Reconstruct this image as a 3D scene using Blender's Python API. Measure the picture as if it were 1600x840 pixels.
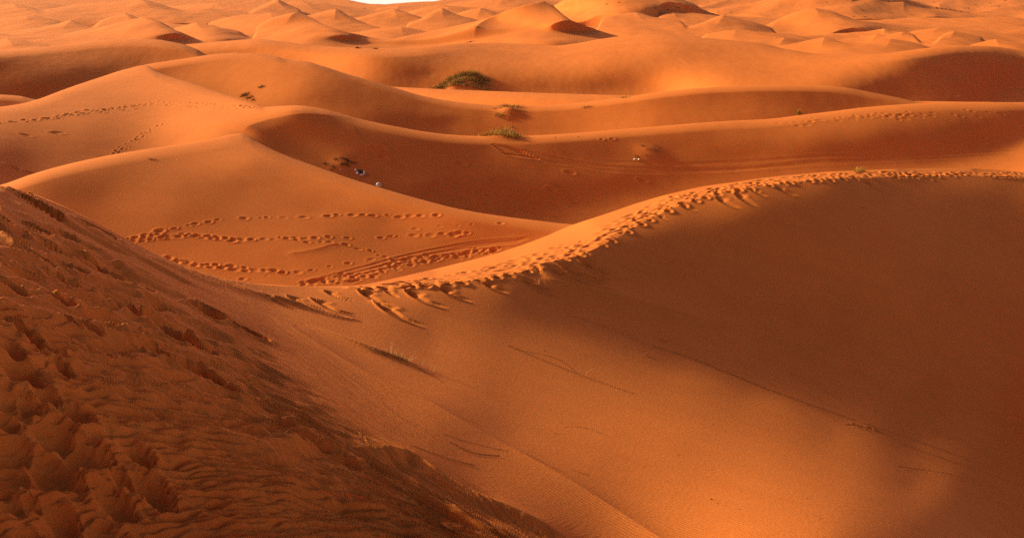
import bpy, math, random
import numpy as np
from mathutils import Vector

# ------------------------------------------------------------------ scene, camera, light
for o in list(bpy.data.objects):
    bpy.data.objects.remove(o, do_unlink=True)
scene = bpy.context.scene
COL = scene.collection
F = 1536.0                       # focal length in photo pixels (1600 wide)
PITCH = math.radians(15.1)
CAMZ = 16.0
SUN_ELEV, SUN_AZ = 21.5, -70.0    # azimuth measured from +Y (view direction), positive to the right

cam_data = bpy.data.cameras.new('camera')
cam = bpy.data.objects.new('camera', cam_data)
COL.objects.link(cam)
cam_data.sensor_width = 36.0
cam_data.lens = 36.0 * F / 1600.0
cam_data.clip_start = 0.1
cam_data.clip_end = 20000
cam.location = (0, 0, CAMZ)
cam.rotation_euler = (math.pi / 2 - PITCH, 0, 0)
scene.camera = cam

world = bpy.data.worlds.new('World')
scene.world = world
world.use_nodes = True
nt = world.node_tree
bg = nt.nodes['Background']
sky = nt.nodes.new('ShaderNodeTexSky')
sky.sky_type = 'NISHITA'
sky.sun_disc = False
sky.sun_elevation = math.radians(SUN_ELEV)
sky.sun_rotation = math.radians(SUN_AZ)
sky.air_density = 1.0
sky.dust_density = 2.0
sky.ozone_density = 1.0
bg.inputs['Strength'].default_value = 0.070
# bright dusty air low over the horizon, part of the sky all the way round
tc_ = nt.nodes.new('ShaderNodeTexCoord')
sx_ = nt.nodes.new('ShaderNodeSeparateXYZ')
nt.links.new(tc_.outputs['Generated'], sx_.inputs[0])
mr_ = nt.nodes.new('ShaderNodeMapRange')
mr_.interpolation_type = 'SMOOTHERSTEP'
mr_.inputs['From Min'].default_value = -0.02
mr_.inputs['From Max'].default_value = 0.90
mr_.inputs['To Min'].default_value = 1.0
mr_.inputs['To Max'].default_value = 0.0
nt.links.new(sx_.outputs['Z'], mr_.inputs['Value'])
mx_ = nt.nodes.new('ShaderNodeMix')
mx_.data_type = 'RGBA'
mx_.inputs[7].default_value = (8.0, 4.3, 2.4, 1)
nt.links.new(mr_.outputs[0], mx_.inputs[0])
# the dust glows towards the low sun and is dull on the other side of the sky
dt_ = nt.nodes.new('ShaderNodeVectorMath'); dt_.operation = 'DOT_PRODUCT'
_e, _a = math.radians(SUN_ELEV), math.radians(SUN_AZ)
dt_.inputs[1].default_value = (math.sin(_a) * math.cos(_e), math.cos(_a) * math.cos(_e), math.sin(_e))
nt.links.new(tc_.outputs['Generated'], dt_.inputs[0])
gl_ = nt.nodes.new('ShaderNodeMapRange'); gl_.interpolation_type = 'SMOOTHSTEP'
gl_.inputs['From Min'].default_value = -0.1; gl_.inputs['From Max'].default_value = 1.0
gl_.inputs['To Min'].default_value = 0.22; gl_.inputs['To Max'].default_value = 5.0
nt.links.new(dt_.outputs['Value'], gl_.inputs['Value'])
gm_ = nt.nodes.new('ShaderNodeVectorMath'); gm_.operation = 'SCALE'
gm_.inputs[0].default_value = (8.6, 4.0, 2.1)
nt.links.new(gl_.outputs[0], gm_.inputs['Scale'])
nt.links.new(gm_.outputs[0], mx_.inputs[7])
nt.links.new(sky.outputs[0], mx_.inputs[6])
# and a pale band right on the skyline
mr2 = nt.nodes.new('ShaderNodeMapRange')
mr2.interpolation_type = 'SMOOTHERSTEP'
mr2.inputs['From Min'].default_value = 0.01
mr2.inputs['From Max'].default_value = 0.07
mr2.inputs['To Min'].default_value = 1.0
mr2.inputs['To Max'].default_value = 0.0
nt.links.new(sx_.outputs['Z'], mr2.inputs['Value'])
mx2 = nt.nodes.new('ShaderNodeMix')
mx2.data_type = 'RGBA'
mx2.inputs[7].default_value = (12.0, 10.5, 9.2, 1)
nt.links.new(mr2.outputs[0], mx2.inputs[0])
nt.links.new(mx_.outputs[2], mx2.inputs[6])
nt.links.new(mx2.outputs[2], bg.inputs['Color'])

sun_data = bpy.data.lights.new('sun', 'SUN')
sun_data.energy = 5.0
sun_data.angle = math.radians(4.0)
sun_data.color = (1.0, 0.93, 0.52)
sun = bpy.data.objects.new('sun', sun_data)
COL.objects.link(sun)
el, az = math.radians(SUN_ELEV), math.radians(SUN_AZ)
to_sun = Vector((math.sin(az) * math.cos(el), math.cos(az) * math.cos(el), math.sin(el)))
sun.rotation_euler = to_sun.to_track_quat('Z', 'Y').to_euler()
sun.location = to_sun * 100

scene.view_settings.view_transform = 'Standard'
scene.view_settings.look = 'None'
scene.view_settings.exposure = 0.52
scene.view_settings.gamma = 1.0
scene.view_settings.use_curve_mapping = False
scene.cycles.use_denoising = False
scene.cycles.sample_clamp_indirect = 1.5
scene.cycles.max_bounces = 5
scene.cycles.diffuse_bounces = 3

# ------------------------------------------------------------------ helpers
rng = np.random.default_rng(7)
cosP, sinP = math.cos(PITCH), math.sin(PITCH)


def st(px, py):
    """direction of a sight line as (x/Y, z/Y)"""
    px = np.asarray(px, float); py = np.asarray(py, float)
    u = (px - 800) / F; v = (420 - py) / F
    d = cosP + v * sinP
    return u / d, (-sinP + v * cosP) / d


def pxy(s, t):
    """back to photo pixels"""
    # camera-space depth of direction (s,1,t)
    dep = cosP - t * sinP
    return 800 + F * s / dep, 420 - F * (t * cosP + sinP) / dep


def pchip(x, y, xi):
    x = np.asarray(x, float); y = np.asarray(y, float)
    h = np.diff(x); d = np.diff(y) / h
    m = np.zeros_like(y)
    w1 = 2 * h[1:] + h[:-1]; w2 = h[1:] + 2 * h[:-1]
    ok = d[:-1] * d[1:] > 0
    with np.errstate(all='ignore'):
        mm = (w1 + w2) / (w1 / d[:-1] + w2 / d[1:])
    m[1:-1] = np.where(ok, mm, 0)
    m[0] = d[0]; m[-1] = d[-1]
    xi = np.clip(xi, x[0], x[-1])
    k = np.clip(np.searchsorted(x, xi) - 1, 0, len(h) - 1)
    q = (xi - x[k]) / h[k]
    return ((2*q**3 - 3*q**2 + 1) * y[k] + (q**3 - 2*q**2 + q) * h[k] * m[k]
            + (-2*q**3 + 3*q**2) * y[k+1] + (q**3 - q**2) * h[k] * m[k+1])


def catmull(x, y, xi):
    """C1 cubic through the points (smoother than pchip at peaks)"""
    x = np.asarray(x, float); y = np.asarray(y, float)
    m = np.gradient(y, x)
    h = np.diff(x)
    xi = np.clip(xi, x[0], x[-1])
    k = np.clip(np.searchsorted(x, xi) - 1, 0, len(h) - 1)
    q = (xi - x[k]) / h[k]
    return ((2*q**3 - 3*q**2 + 1) * y[k] + (q**3 - 2*q**2 + q) * h[k] * m[k]
            + (-2*q**3 + 3*q**2) * y[k+1] + (q**3 - q**2) * h[k] * m[k+1])


def tps_fit(P, v, lam):
    n = len(P)
    d2 = ((P[:, None] - P[None]) ** 2).sum(-1)
    K = 0.5 * d2 * np.log(d2 + 1e-12)
    A = np.zeros((n + 3, n + 3))
    A[:n, :n] = K + lam * np.eye(n)
    A[:n, n] = 1; A[:n, n+1:] = P
    A[n, :n] = 1; A[n+1:, :n] = P.T
    b = np.zeros(n + 3); b[:n] = v
    return np.linalg.solve(A, b)


def tps_eval(P, c, a, b):
    out = c[len(P)] + c[len(P)+1] * a + c[len(P)+2] * b
    for i in range(len(P)):
        d2 = (a - P[i, 0]) ** 2 + (b - P[i, 1]) ** 2
        out = out + c[i] * 0.5 * d2 * np.log(d2 + 1e-12)
    return out


_perm = np.random.default_rng(3).permutation(512)
_perm = np.concatenate([_perm, _perm, _perm[:4]])
_gr = np.random.default_rng(5).uniform(0, 2*np.pi, 1024 + 4)
_gx, _gy = np.cos(_gr), np.sin(_gr)


def noise(x, y):
    """gradient noise, about -0.7..0.7"""
    xi = np.floor(x).astype(np.int64); yi = np.floor(y).astype(np.int64)
    xf = x - xi; yf = y - yi
    u = xf*xf*xf*(xf*(xf*6-15)+10); v = yf*yf*yf*(yf*(yf*6-15)+10)
    def g(ix, iy, dx, dy):
        h = _perm[(_perm[ix & 511] + iy) & 511]
        return _gx[h] * dx + _gy[h] * dy
    n00 = g(xi, yi, xf, yf); n10 = g(xi+1, yi, xf-1, yf)
    n01 = g(xi, yi+1, xf, yf-1); n11 = g(xi+1, yi+1, xf-1, yf-1)
    return (n00*(1-u) + n10*u)*(1-v) + (n01*(1-u) + n11*u)*v


def smooth(a, b, x):
    q = np.clip((x - a) / (b - a), 0, 1)
    return q * q * (3 - 2 * q)


# ------------------------------------------------------------------ the dunes: one sheet
# columns fan out from the photographer's position; every crest below is a real ridge at its own distance
S_IN = np.linspace(-0.60, 0.60, 1620)
S_L = -0.60 - np.cumsum(np.linspace(0.001, 0.02, 30))
S_R = 0.60 + np.cumsum(np.linspace(0.001, 0.02, 30))
S = np.concatenate([S_L[::-1], S_IN, S_R])
NC = len(S)
SPX = 800 + F * S * 0.965         # rough pixel column, for masks only


def curve(pts, ext=True, f=pchip):
    a = np.array([p[:2] for p in pts], float)
    s, t = st(a[:, 0], a[:, 1])
    return f(s, t, S)


def along(pts, f=pchip):
    """value by pixel column"""
    a = np.array(pts, float)
    s = (a[:, 0] - 800) / F / 0.965
    return f(s, a[:, 1], S)


# each layer: crest line (px,py), control points (px,py,Y), rows, gap by px, margin, roundness (rho, height px), crest function
L = []


def layer(name, crest, ctrl, rows, gap=None, margin=6.0, rnd=None, join=18.0, f=pchip, tsc=3.0, lam=1e-4):
    L.append(dict(name=name, crest=crest, ctrl=ctrl, rows=rows, gap=gap, margin=margin, rnd=rnd, join=join, f=f, tsc=tsc, lam=lam))


# -- L0 near dune and the great slip face
layer('near', [(-500, 215), (-200, 250), (0, 289), (40, 299), (90, 318), (130, 337), (200, 374), (260, 404), (330, 430), (400, 443), (450, 446),
               (500, 448), (560, 450), (600, 450), (680, 445), (740, 438), (800, 428), (860, 412), (900, 402), (950, 378),
               (1000, 350), (1050, 325), (1100, 308), (1150, 297), (1200, 289), (1250, 283), (1300, 279), (1345, 277),
               (1400, 276), (1450, 275), (1500, 274), (1600, 277), (1800, 290), (2200, 330)],
      [(-300, 260, 25), (0, 290, 25), (130, 337, 27), (260, 404, 30.5), (400, 443, 35), (500, 448, 38), (600, 450, 42), (740, 438, 46), (860, 412, 51),
       (950, 378, 55), (1050, 325, 60), (1150, 297, 65), (1250, 283, 70), (1350, 277, 76), (1450, 275, 81), (1600, 277, 88), (2000, 300, 100),
       (-300, 500, 14), (0, 400, 18.3), (0, 500, 13.9), (0, 600, 11.2), (0, 750, 8.6), (0, 840, 7.4), (0, 1000, 5.8), (-300, 840, 7.4),
       (150, 450, 18.4), (200, 600, 13.4), (100, 750, 9.0), (300, 600, 15), (250, 500, 19), (400, 600, 16.3), (400, 720, 11.6), (400, 840, 9.2), (500, 700, 14.0),
       (300, 440, 26), (400, 500, 25.5), (500, 560, 22.5), (600, 780, 11.8), (800, 840, 11.6), (800, 1000, 8.4), (400, 1000, 6.4), (700, 730, 14.8),
       (400, 482, 28.2), (500, 542, 25), (575, 590, 22.6), (670, 632, 20.6), (800, 705, 18.2), (900, 762, 17.0), (1020, 840, 15.6),
       (640, 560, 27), (700, 520, 30), (760, 640, 24), (900, 700, 22.3), (1060, 760, 21.5), (1200, 780, 22.3), (1200, 870, 18.6), (1000, 640, 27.5), (800, 580, 29.5), (1100, 1000, 13.5),
       (1350, 800, 25), (1500, 780, 30), (1600, 840, 28), (1400, 860, 22.5), (1360, 665, 38), (1600, 750, 37.5), (1200, 600, 35), (1015, 540, 36),
       (900, 480, 42), (1330, 476, 54), (1600, 500, 62), (1300, 383, 63), (1600, 400, 72), (1100, 420, 52), (1600, 1000, 22), (2000, 700, 46), (2000, 1000, 30)],
      700, tsc=1.0, lam=3e-5)

# -- L1 the trampled sunlit strip behind the crest
layer('strip', [(-500, 400), (0, 420), (300, 440), (440, 446.5), (500, 447), (560, 445), (600, 438), (640, 429), (700, 415), (760, 400), (800, 388), (850, 370),
                (890, 353), (950, 333), (1000, 316), (1050, 302), (1100, 291), (1150, 284), (1200, 277), (1250, 272), (1300, 268),
                (1350, 266), (1400, 264), (1450, 263), (1500, 263), (1550, 265), (1600, 269), (1800, 282), (2200, 325)],
      [(560, 450, 41), (640, 429, 46), (600, 438, 45), (760, 400, 55), (740, 438, 46.5), (860, 412, 51), (890, 353, 64), (1000, 316, 71), (950, 378, 55), (1050, 325, 60), (1150, 297, 65),
       (1100, 291, 75), (1200, 277, 80), (1350, 266, 88), (1500, 263, 96), (1600, 269, 100), (450, 446, 38), (0, 420, 30), (2000, 300, 115)],
      110, gap=[(-500, 1), (300, 1), (420, .0), (440, 0), (2200, 0)], margin=3, join=12, tsc=1.0)

# -- L2 rippled plain and its crest
layer('plain', [(-500, 330), (-200, 322), (0, 289), (50, 272), (100, 258), (175, 242), (250, 230), (310, 221), (345, 214), (362, 210), (376, 208.5), (388, 212), (400, 219.5), (440, 240), (500, 262),
                (560, 283), (600, 295), (660, 312), (720, 327), (780, 337), (840, 344.5), (890, 350), (950, 352), (1000, 352), (1600, 340), (2200, 345)],
      [(-400, 330, 66), (0, 289, 76), (100, 258, 84), (250, 230, 94), (378, 209, 103), (440, 240, 97), (500, 262, 91), (600, 295, 84), (720, 327, 77), (890, 350, 72), (1200, 352, 76), (2000, 345, 80),
       (100, 320, 68), (300, 260, 83), (400, 300, 76), (200, 370, 58), (450, 340, 67), (300, 410, 51), (450, 430, 47.5), (500, 447, 44), (600, 438, 46), (600, 380, 58), (640, 420, 51), (700, 350, 67), (800, 370, 64.5), (700, 400, 56.5), (0, 400, 52), (0, 340, 64)],
      270, margin=3, tsc=2.0, rnd=(0.03, 18))

# -- L3 golden dune on the left, long brown face on the right
layer('third', [(-500, 190), (-100, 176), (0, 167), (35, 162), (60, 155), (100, 140), (150, 123), (200, 107.5), (227, 102), (250, 114), (300, 130), (350, 147), (400, 163),
                (415, 168), (440, 167), (470, 166), (500, 170), (540, 180), (580, 190), (620, 198), (660, 205), (700, 210), (745, 212.5),
                (800, 213), (850, 211), (900, 208), (960, 203), (1020, 198), (1080, 193), (1140, 189), (1200, 186), (1250, 180),
                (1300, 174), (1350, 168), (1400, 164), (1450, 161), (1500, 160), (1600, 160), (1800, 163), (2200, 170)],
      [(-400, 180, 150), (0, 167, 152), (100, 140, 168), (227, 102, 200), (300, 130, 172), (350, 147, 155), (415, 168, 140), (470, 166, 145), (540, 180, 146), (620, 198, 140), (745, 212, 135), (900, 208, 138), (1080, 193, 146),
       (1200, 186, 150), (1350, 168, 160), (1500, 160, 166), (1800, 163, 172),
       (0, 250, 96), (100, 200, 122), (200, 200, 119), (200, 160, 143), (300, 180, 130), (370, 190, 124), (450, 190, 131), (440, 215, 118), (500, 230, 112), (600, 240, 115), (700, 290, 94), (800, 330, 84), (1000, 300, 92), (900, 260, 107),
       (1200, 250, 107), (1400, 230, 112), (1600, 230, 109), (1600, 190, 130), (1350, 190, 136), (-300, 260, 96), (2000, 230, 110)],
      230, margin=5, tsc=2.0, rnd=(0.03, 14))

# -- L4 reddish bowl face and the low sunlit rise
layer('fourth', [(-500, 140), (0, 148), (30, 150), (60, 156), (120, 150), (190, 115), (227, 101.5), (260, 96), (300, 90), (335, 85), (370, 83), (400, 84), (430, 88), (450, 93.5), (480, 96.5), (500, 102),
                 (540, 115), (580, 126), (620, 138), (660, 149.5), (700, 157), (740, 162), (770, 164), (830, 165), (880, 163), (930, 158),
                 (980, 151), (1040, 143), (1100, 137), (1160, 134), (1220, 133), (1280, 134), (1320, 137), (1360, 144), (1400, 152),
                 (1440, 161), (1500, 172), (2200, 190)],
      [(-300, 145, 215), (0, 148, 215), (60, 156, 205), (227, 101, 222), (265, 96, 232), (335, 85, 250), (430, 88, 240), (500, 102, 225), (580, 126, 208), (660, 150, 190), (770, 164, 180), (930, 158, 184), (1100, 137, 200), (1250, 133, 204),
       (1360, 145, 193), (1440, 161, 180), (300, 120, 190), (415, 166, 141), (400, 130, 178), (500, 150, 163), (620, 190, 147), (640, 170, 165), (750, 205, 145), (900, 185, 157), (1200, 165, 174), (1050, 175, 164), (1800, 180, 180)],
      130, margin=2.5, tsc=3.0, rnd=(0.03, 10))

# -- L5 dark golden dune upper left
layer('fifth', [(-500, 95), (-200, 84), (0, 79), (50, 75), (100, 70), (150, 64), (200, 61), (240, 62), (280, 68), (305, 76), (322, 85), (350, 95), (500, 130), (2200, 170)],
      [(-400, 90, 320), (0, 79, 335), (100, 70, 352), (200, 61, 375), (280, 68, 350), (322, 85, 300), (0, 140, 205), (150, 110, 255), (250, 90, 290), (60, 110, 250), (800, 150, 210), (2000, 170, 200)],
      110, margin=4, rnd=(0.05, 12))

# -- L6 the wide middle dune
layer('sixth', [(-500, 100), (0, 95), (250, 80), (290, 70), (330, 66), (370, 63), (400, 61), (450, 66), (500, 72), (560, 75), (600, 76), (640, 75), (680, 71), (720, 68),
                (770, 67), (830, 69), (870, 71), (900, 68), (940, 61), (980, 56), (1030, 54), (1080, 57.5), (1130, 62), (1180, 67), (1230, 77),
                (1280, 84), (1330, 85), (1380, 83.5), (1420, 79), (1460, 74), (1500, 71.5), (1540, 72), (1600, 79), (1750, 98), (2200, 120)],
      [(-300, 98, 330), (250, 80, 340), (330, 66, 385), (400, 61, 410), (500, 72, 410), (600, 76, 405), (770, 67, 430), (870, 71, 430), (1030, 54, 460), (1130, 62, 420), (1230, 77, 370), (1330, 85, 335),
       (1420, 79, 325), (1500, 71, 330), (1600, 79, 300), (600, 130, 240), (720, 150, 207), (450, 90, 320), (800, 110, 290), (850, 150, 208), (950, 110, 270), (1100, 120, 232), (1100, 90, 310), (1300, 125, 222), (1420, 120, 228), (1500, 130, 205), (1500, 100, 262),
       (1600, 130, 196), (1600, 105, 240), (1400, 150, 190), (2000, 130, 200)],
      130, margin=4, rnd=(0.06, 14))


ARETES = []
# -- far erg: rows of dunes; each is a crest with its own distance
def far(name, base_y, bumps, Yc, Yb, rows=34, margin=3.0, rnd=(0.03, 5)):
    pts = {}
    xs = np.arange(-500, 2201, 4.0)
    ys = base_y(xs)
    for b in bumps:
        bx = np.array([q[0] for q in b], float); by = np.array([q[1] for q in b], float)
        pk = bx[int(np.argmin(by))]
        bx = pk + (bx - pk) * (1.0 + .25 * np.clip((by - by.min()) / max(np.ptp(by), 1), 0, 1))   # long concave feet
        y = pchip(bx, by, xs)
        inside = (xs >= bx[0]) & (xs <= bx[-1])
        # concave foot: blend into the line behind instead of cutting across it
        kk = 2.2
        soft = -kk * np.log(np.exp(-(ys - ys.min()) / kk) + np.exp(-(y - ys.min()) / kk)) + ys.min()
        edge = np.clip(np.minimum(xs - bx[0], bx[-1] - xs) / 10.0, 0, 1)
        ys = np.where(inside, ys * (1 - edge) + soft * edge, ys)
        i = int(np.argmin(by)); ARETES.append((name, bx[i], by[i], bx[0], bx[-1], max(by[0], by[-1]) - by[i], Yc))
    k = np.array([1, 2, 1.]) / 4
    ys = np.convolve(np.pad(ys, 1, 'edge'), k, 'valid')
    ctrl = []
    kf = Yc / 560.0
    for px in range(-500, 2201, 90):
        yb = float(np.interp(px, xs, ys))
        yy = Yc * (1 + .018 * math.sin(px * .021 + Yc) + .010 * math.sin(px * .047 + Yc * 2))
        ctrl += [(px, yb, yy), (px + 22, yb + 9, yy - 42 * kf), (px + 45, yb + 22, yy - 88 * kf), (px + 10, yb + 48, yy - 112 * kf)]
    layer(name, list(zip(xs, ys)), ctrl, rows, margin=margin, rnd=rnd, f=catmull, tsc=6.0, lam=2e-3)


W_ = lambda base, amp, f1, ph: (lambda x: base + amp * (np.sin(x * f1 + ph) * .6 + np.sin(x * f1 * 2.37 + ph * 3) * .4))
far('far_a', W_(80, 4, .011, 0.4), [
    [(400, 62), (405, 50), (415, 40), (425, 34), (445, 29), (465, 27), (483, 31), (505, 40), (530, 51), (560, 61), (600, 69), (655, 75)],
    [(640, 76), (675, 60), (712, 51), (750, 41), (800, 28), (825, 20), (853, 15), (872, 22), (892, 34), (915, 44), (935, 52), (960, 60)],
    [(1200, 80), (1250, 67), (1287, 62), (1307, 66), (1330, 78)], [(1290, 80), (1340, 72), (1375, 65), (1392, 64), (1412, 66), (1450, 80)],
    [(1510, 76), (1555, 64), (1580, 67), (1610, 78)], [(-60, 84), (-20, 66), (10, 64), (40, 67), (80, 72)]], 645, 500, 70, rnd=(0.02, 6))
far('far_b', W_(66, 4, .013, 1.4), [
    [(-80, 60), (0, 50), (50, 55), (100, 57), (140, 47), (165, 41), (190, 37), (220, 33), (240, 38), (260, 46), (290, 60), (302, 68)],
    [(525, 56), (560, 51), (607, 44), (625, 43), (650, 48), (675, 58)], [(1055, 62), (1075, 60), (1095, 62), (1112, 63)],
    [(1190, 72), (1225, 61), (1250, 68)], [(1300, 68), (1340, 59), (1370, 56), (1395, 62)], [(1385, 60), (1412, 51), (1435, 58)], [(1465, 62), (1490, 51), (1535, 60)],
    [(1100, 56), (1150, 49), (1210, 52), (1260, 62)]], 840, 640, 40)
far('far_c', W_(53, 4, .015, 2.4), [
    [(10, 54), (60, 45), (100, 37), (110, 35), (125, 41), (160, 50)], [(268, 49), (290, 41), (305, 38), (322, 39), (340, 43), (370, 52)],
    [(460, 30), (500, 22), (525, 19), (540, 26), (560, 35), (590, 47)], [(640, 38), (665, 29), (680, 20), (690, 16), (705, 22), (725, 29), (770, 40)],
    [(940, 33), (965, 24), (992, 21), (1015, 27), (1060, 36)], [(1070, 48), (1100, 37), (1130, 28), (1150, 31), (1175, 36), (1200, 48)],
    [(1350, 56), (1380, 46), (1394, 52)], [(1425, 53), (1470, 44), (1500, 46), (1570, 55)], [(1560, 56), (1600, 48), (1640, 56)]], 1060, 770, 40)
far('far_d', W_(41, 4, .017, 0.2), [
    [(155, 38), (175, 27), (195, 23), (210, 27), (232, 38)], [(560, 30), (600, 19), (615, 17), (630, 20), (660, 32)], [(705, 28), (735, 17), (750, 15), (765, 19), (805, 32)],
    [(1025, 30), (1050, 21), (1075, 21), (1100, 24), (1130, 32)], [(1210, 40), (1250, 22), (1272, 18), (1300, 21), (1315, 27), (1340, 34), (1400, 43), (1500, 50)],
    [(-50, 36), (0, 28), (40, 26), (90, 36)], [(340, 36), (372, 25), (420, 22), (470, 34)]], 1310, 920, 40)
far('far_e', W_(29, 3, .019, 1.1), [
    [(80, 20), (130, 8), (170, 3), (215, 1), (240, 7), (262, 15), (285, 23)], [(395, 20), (420, 6), (432, 2), (450, 9), (470, 18)], [(270, 26), (320, 15), (365, 17), (400, 24)],
    [(780, 24), (820, 12), (860, 14), (872, 20), (880, 10), (897, -2), (920, -16), (960, -26), (1000, -20), (1035, -8), (1050, 0), (1070, 11), (1098, 25), (1120, 31)],
    [(640, 22), (690, 9), (730, 11), (780, 20)], [(-80, 20), (-30, 10), (20, 8), (60, 18)]], 1600, 1120, 60, rnd=(0.05, 6))
far('far_f', W_(19, 2.5, .016, 2.1), [
    [(430, 12), (470, 3.5), (500, 4.5), (525, 9), (560, 15), (595, 21)], [(590, 16), (625, 10), (670, 13), (710, 20)], [(680, 18), (730, 3), (790, -2), (840, 1), (890, 8)],
    [(1040, 30), (1100, 21), (1180, 14), (1215, 2), (1260, -5), (1330, -2), (1375, 14), (1430, 31), (1500, 40)],
    [(1330, 30), (1380, 18), (1410, 10.5), (1450, 14), (1500, 24), (1600, 39), (1700, 50)],
    [(-100, 12), (0, 2), (60, 4), (110, 14)], [(250, 16), (330, 5), (400, 8), (440, 14)]], 2050, 1400, 60, rnd=(0.04, 6))
far('far_g', lambda x: np.where(x < 545, 0 - (545 - x) * .03, np.where(x < 690, np.interp(x, [545, 560, 575, 600, 620, 650, 680, 690], [0, 3.5, 6, 7, 5.5, 3.2, 2.2, 0]), 0 - np.minimum((x - 690) * .05, 42)))
    , [], 2400, 1700, 90, rnd=(0.02, 6))
L[-1]['ctrl'] = [(px, -30.0, 3500) for px in range(-500, 2201, 150)] + [(px, 8.0, 2800) for px in range(-500, 2201, 150)] + [(px, 36.0, 2300) for px in range(-500, 2201, 150)]

rows_s, PATH_Y, PATH_T, LID = [], [], [], []
prevT = None; prevY = None
INFO = {}
r0 = 0
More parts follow.
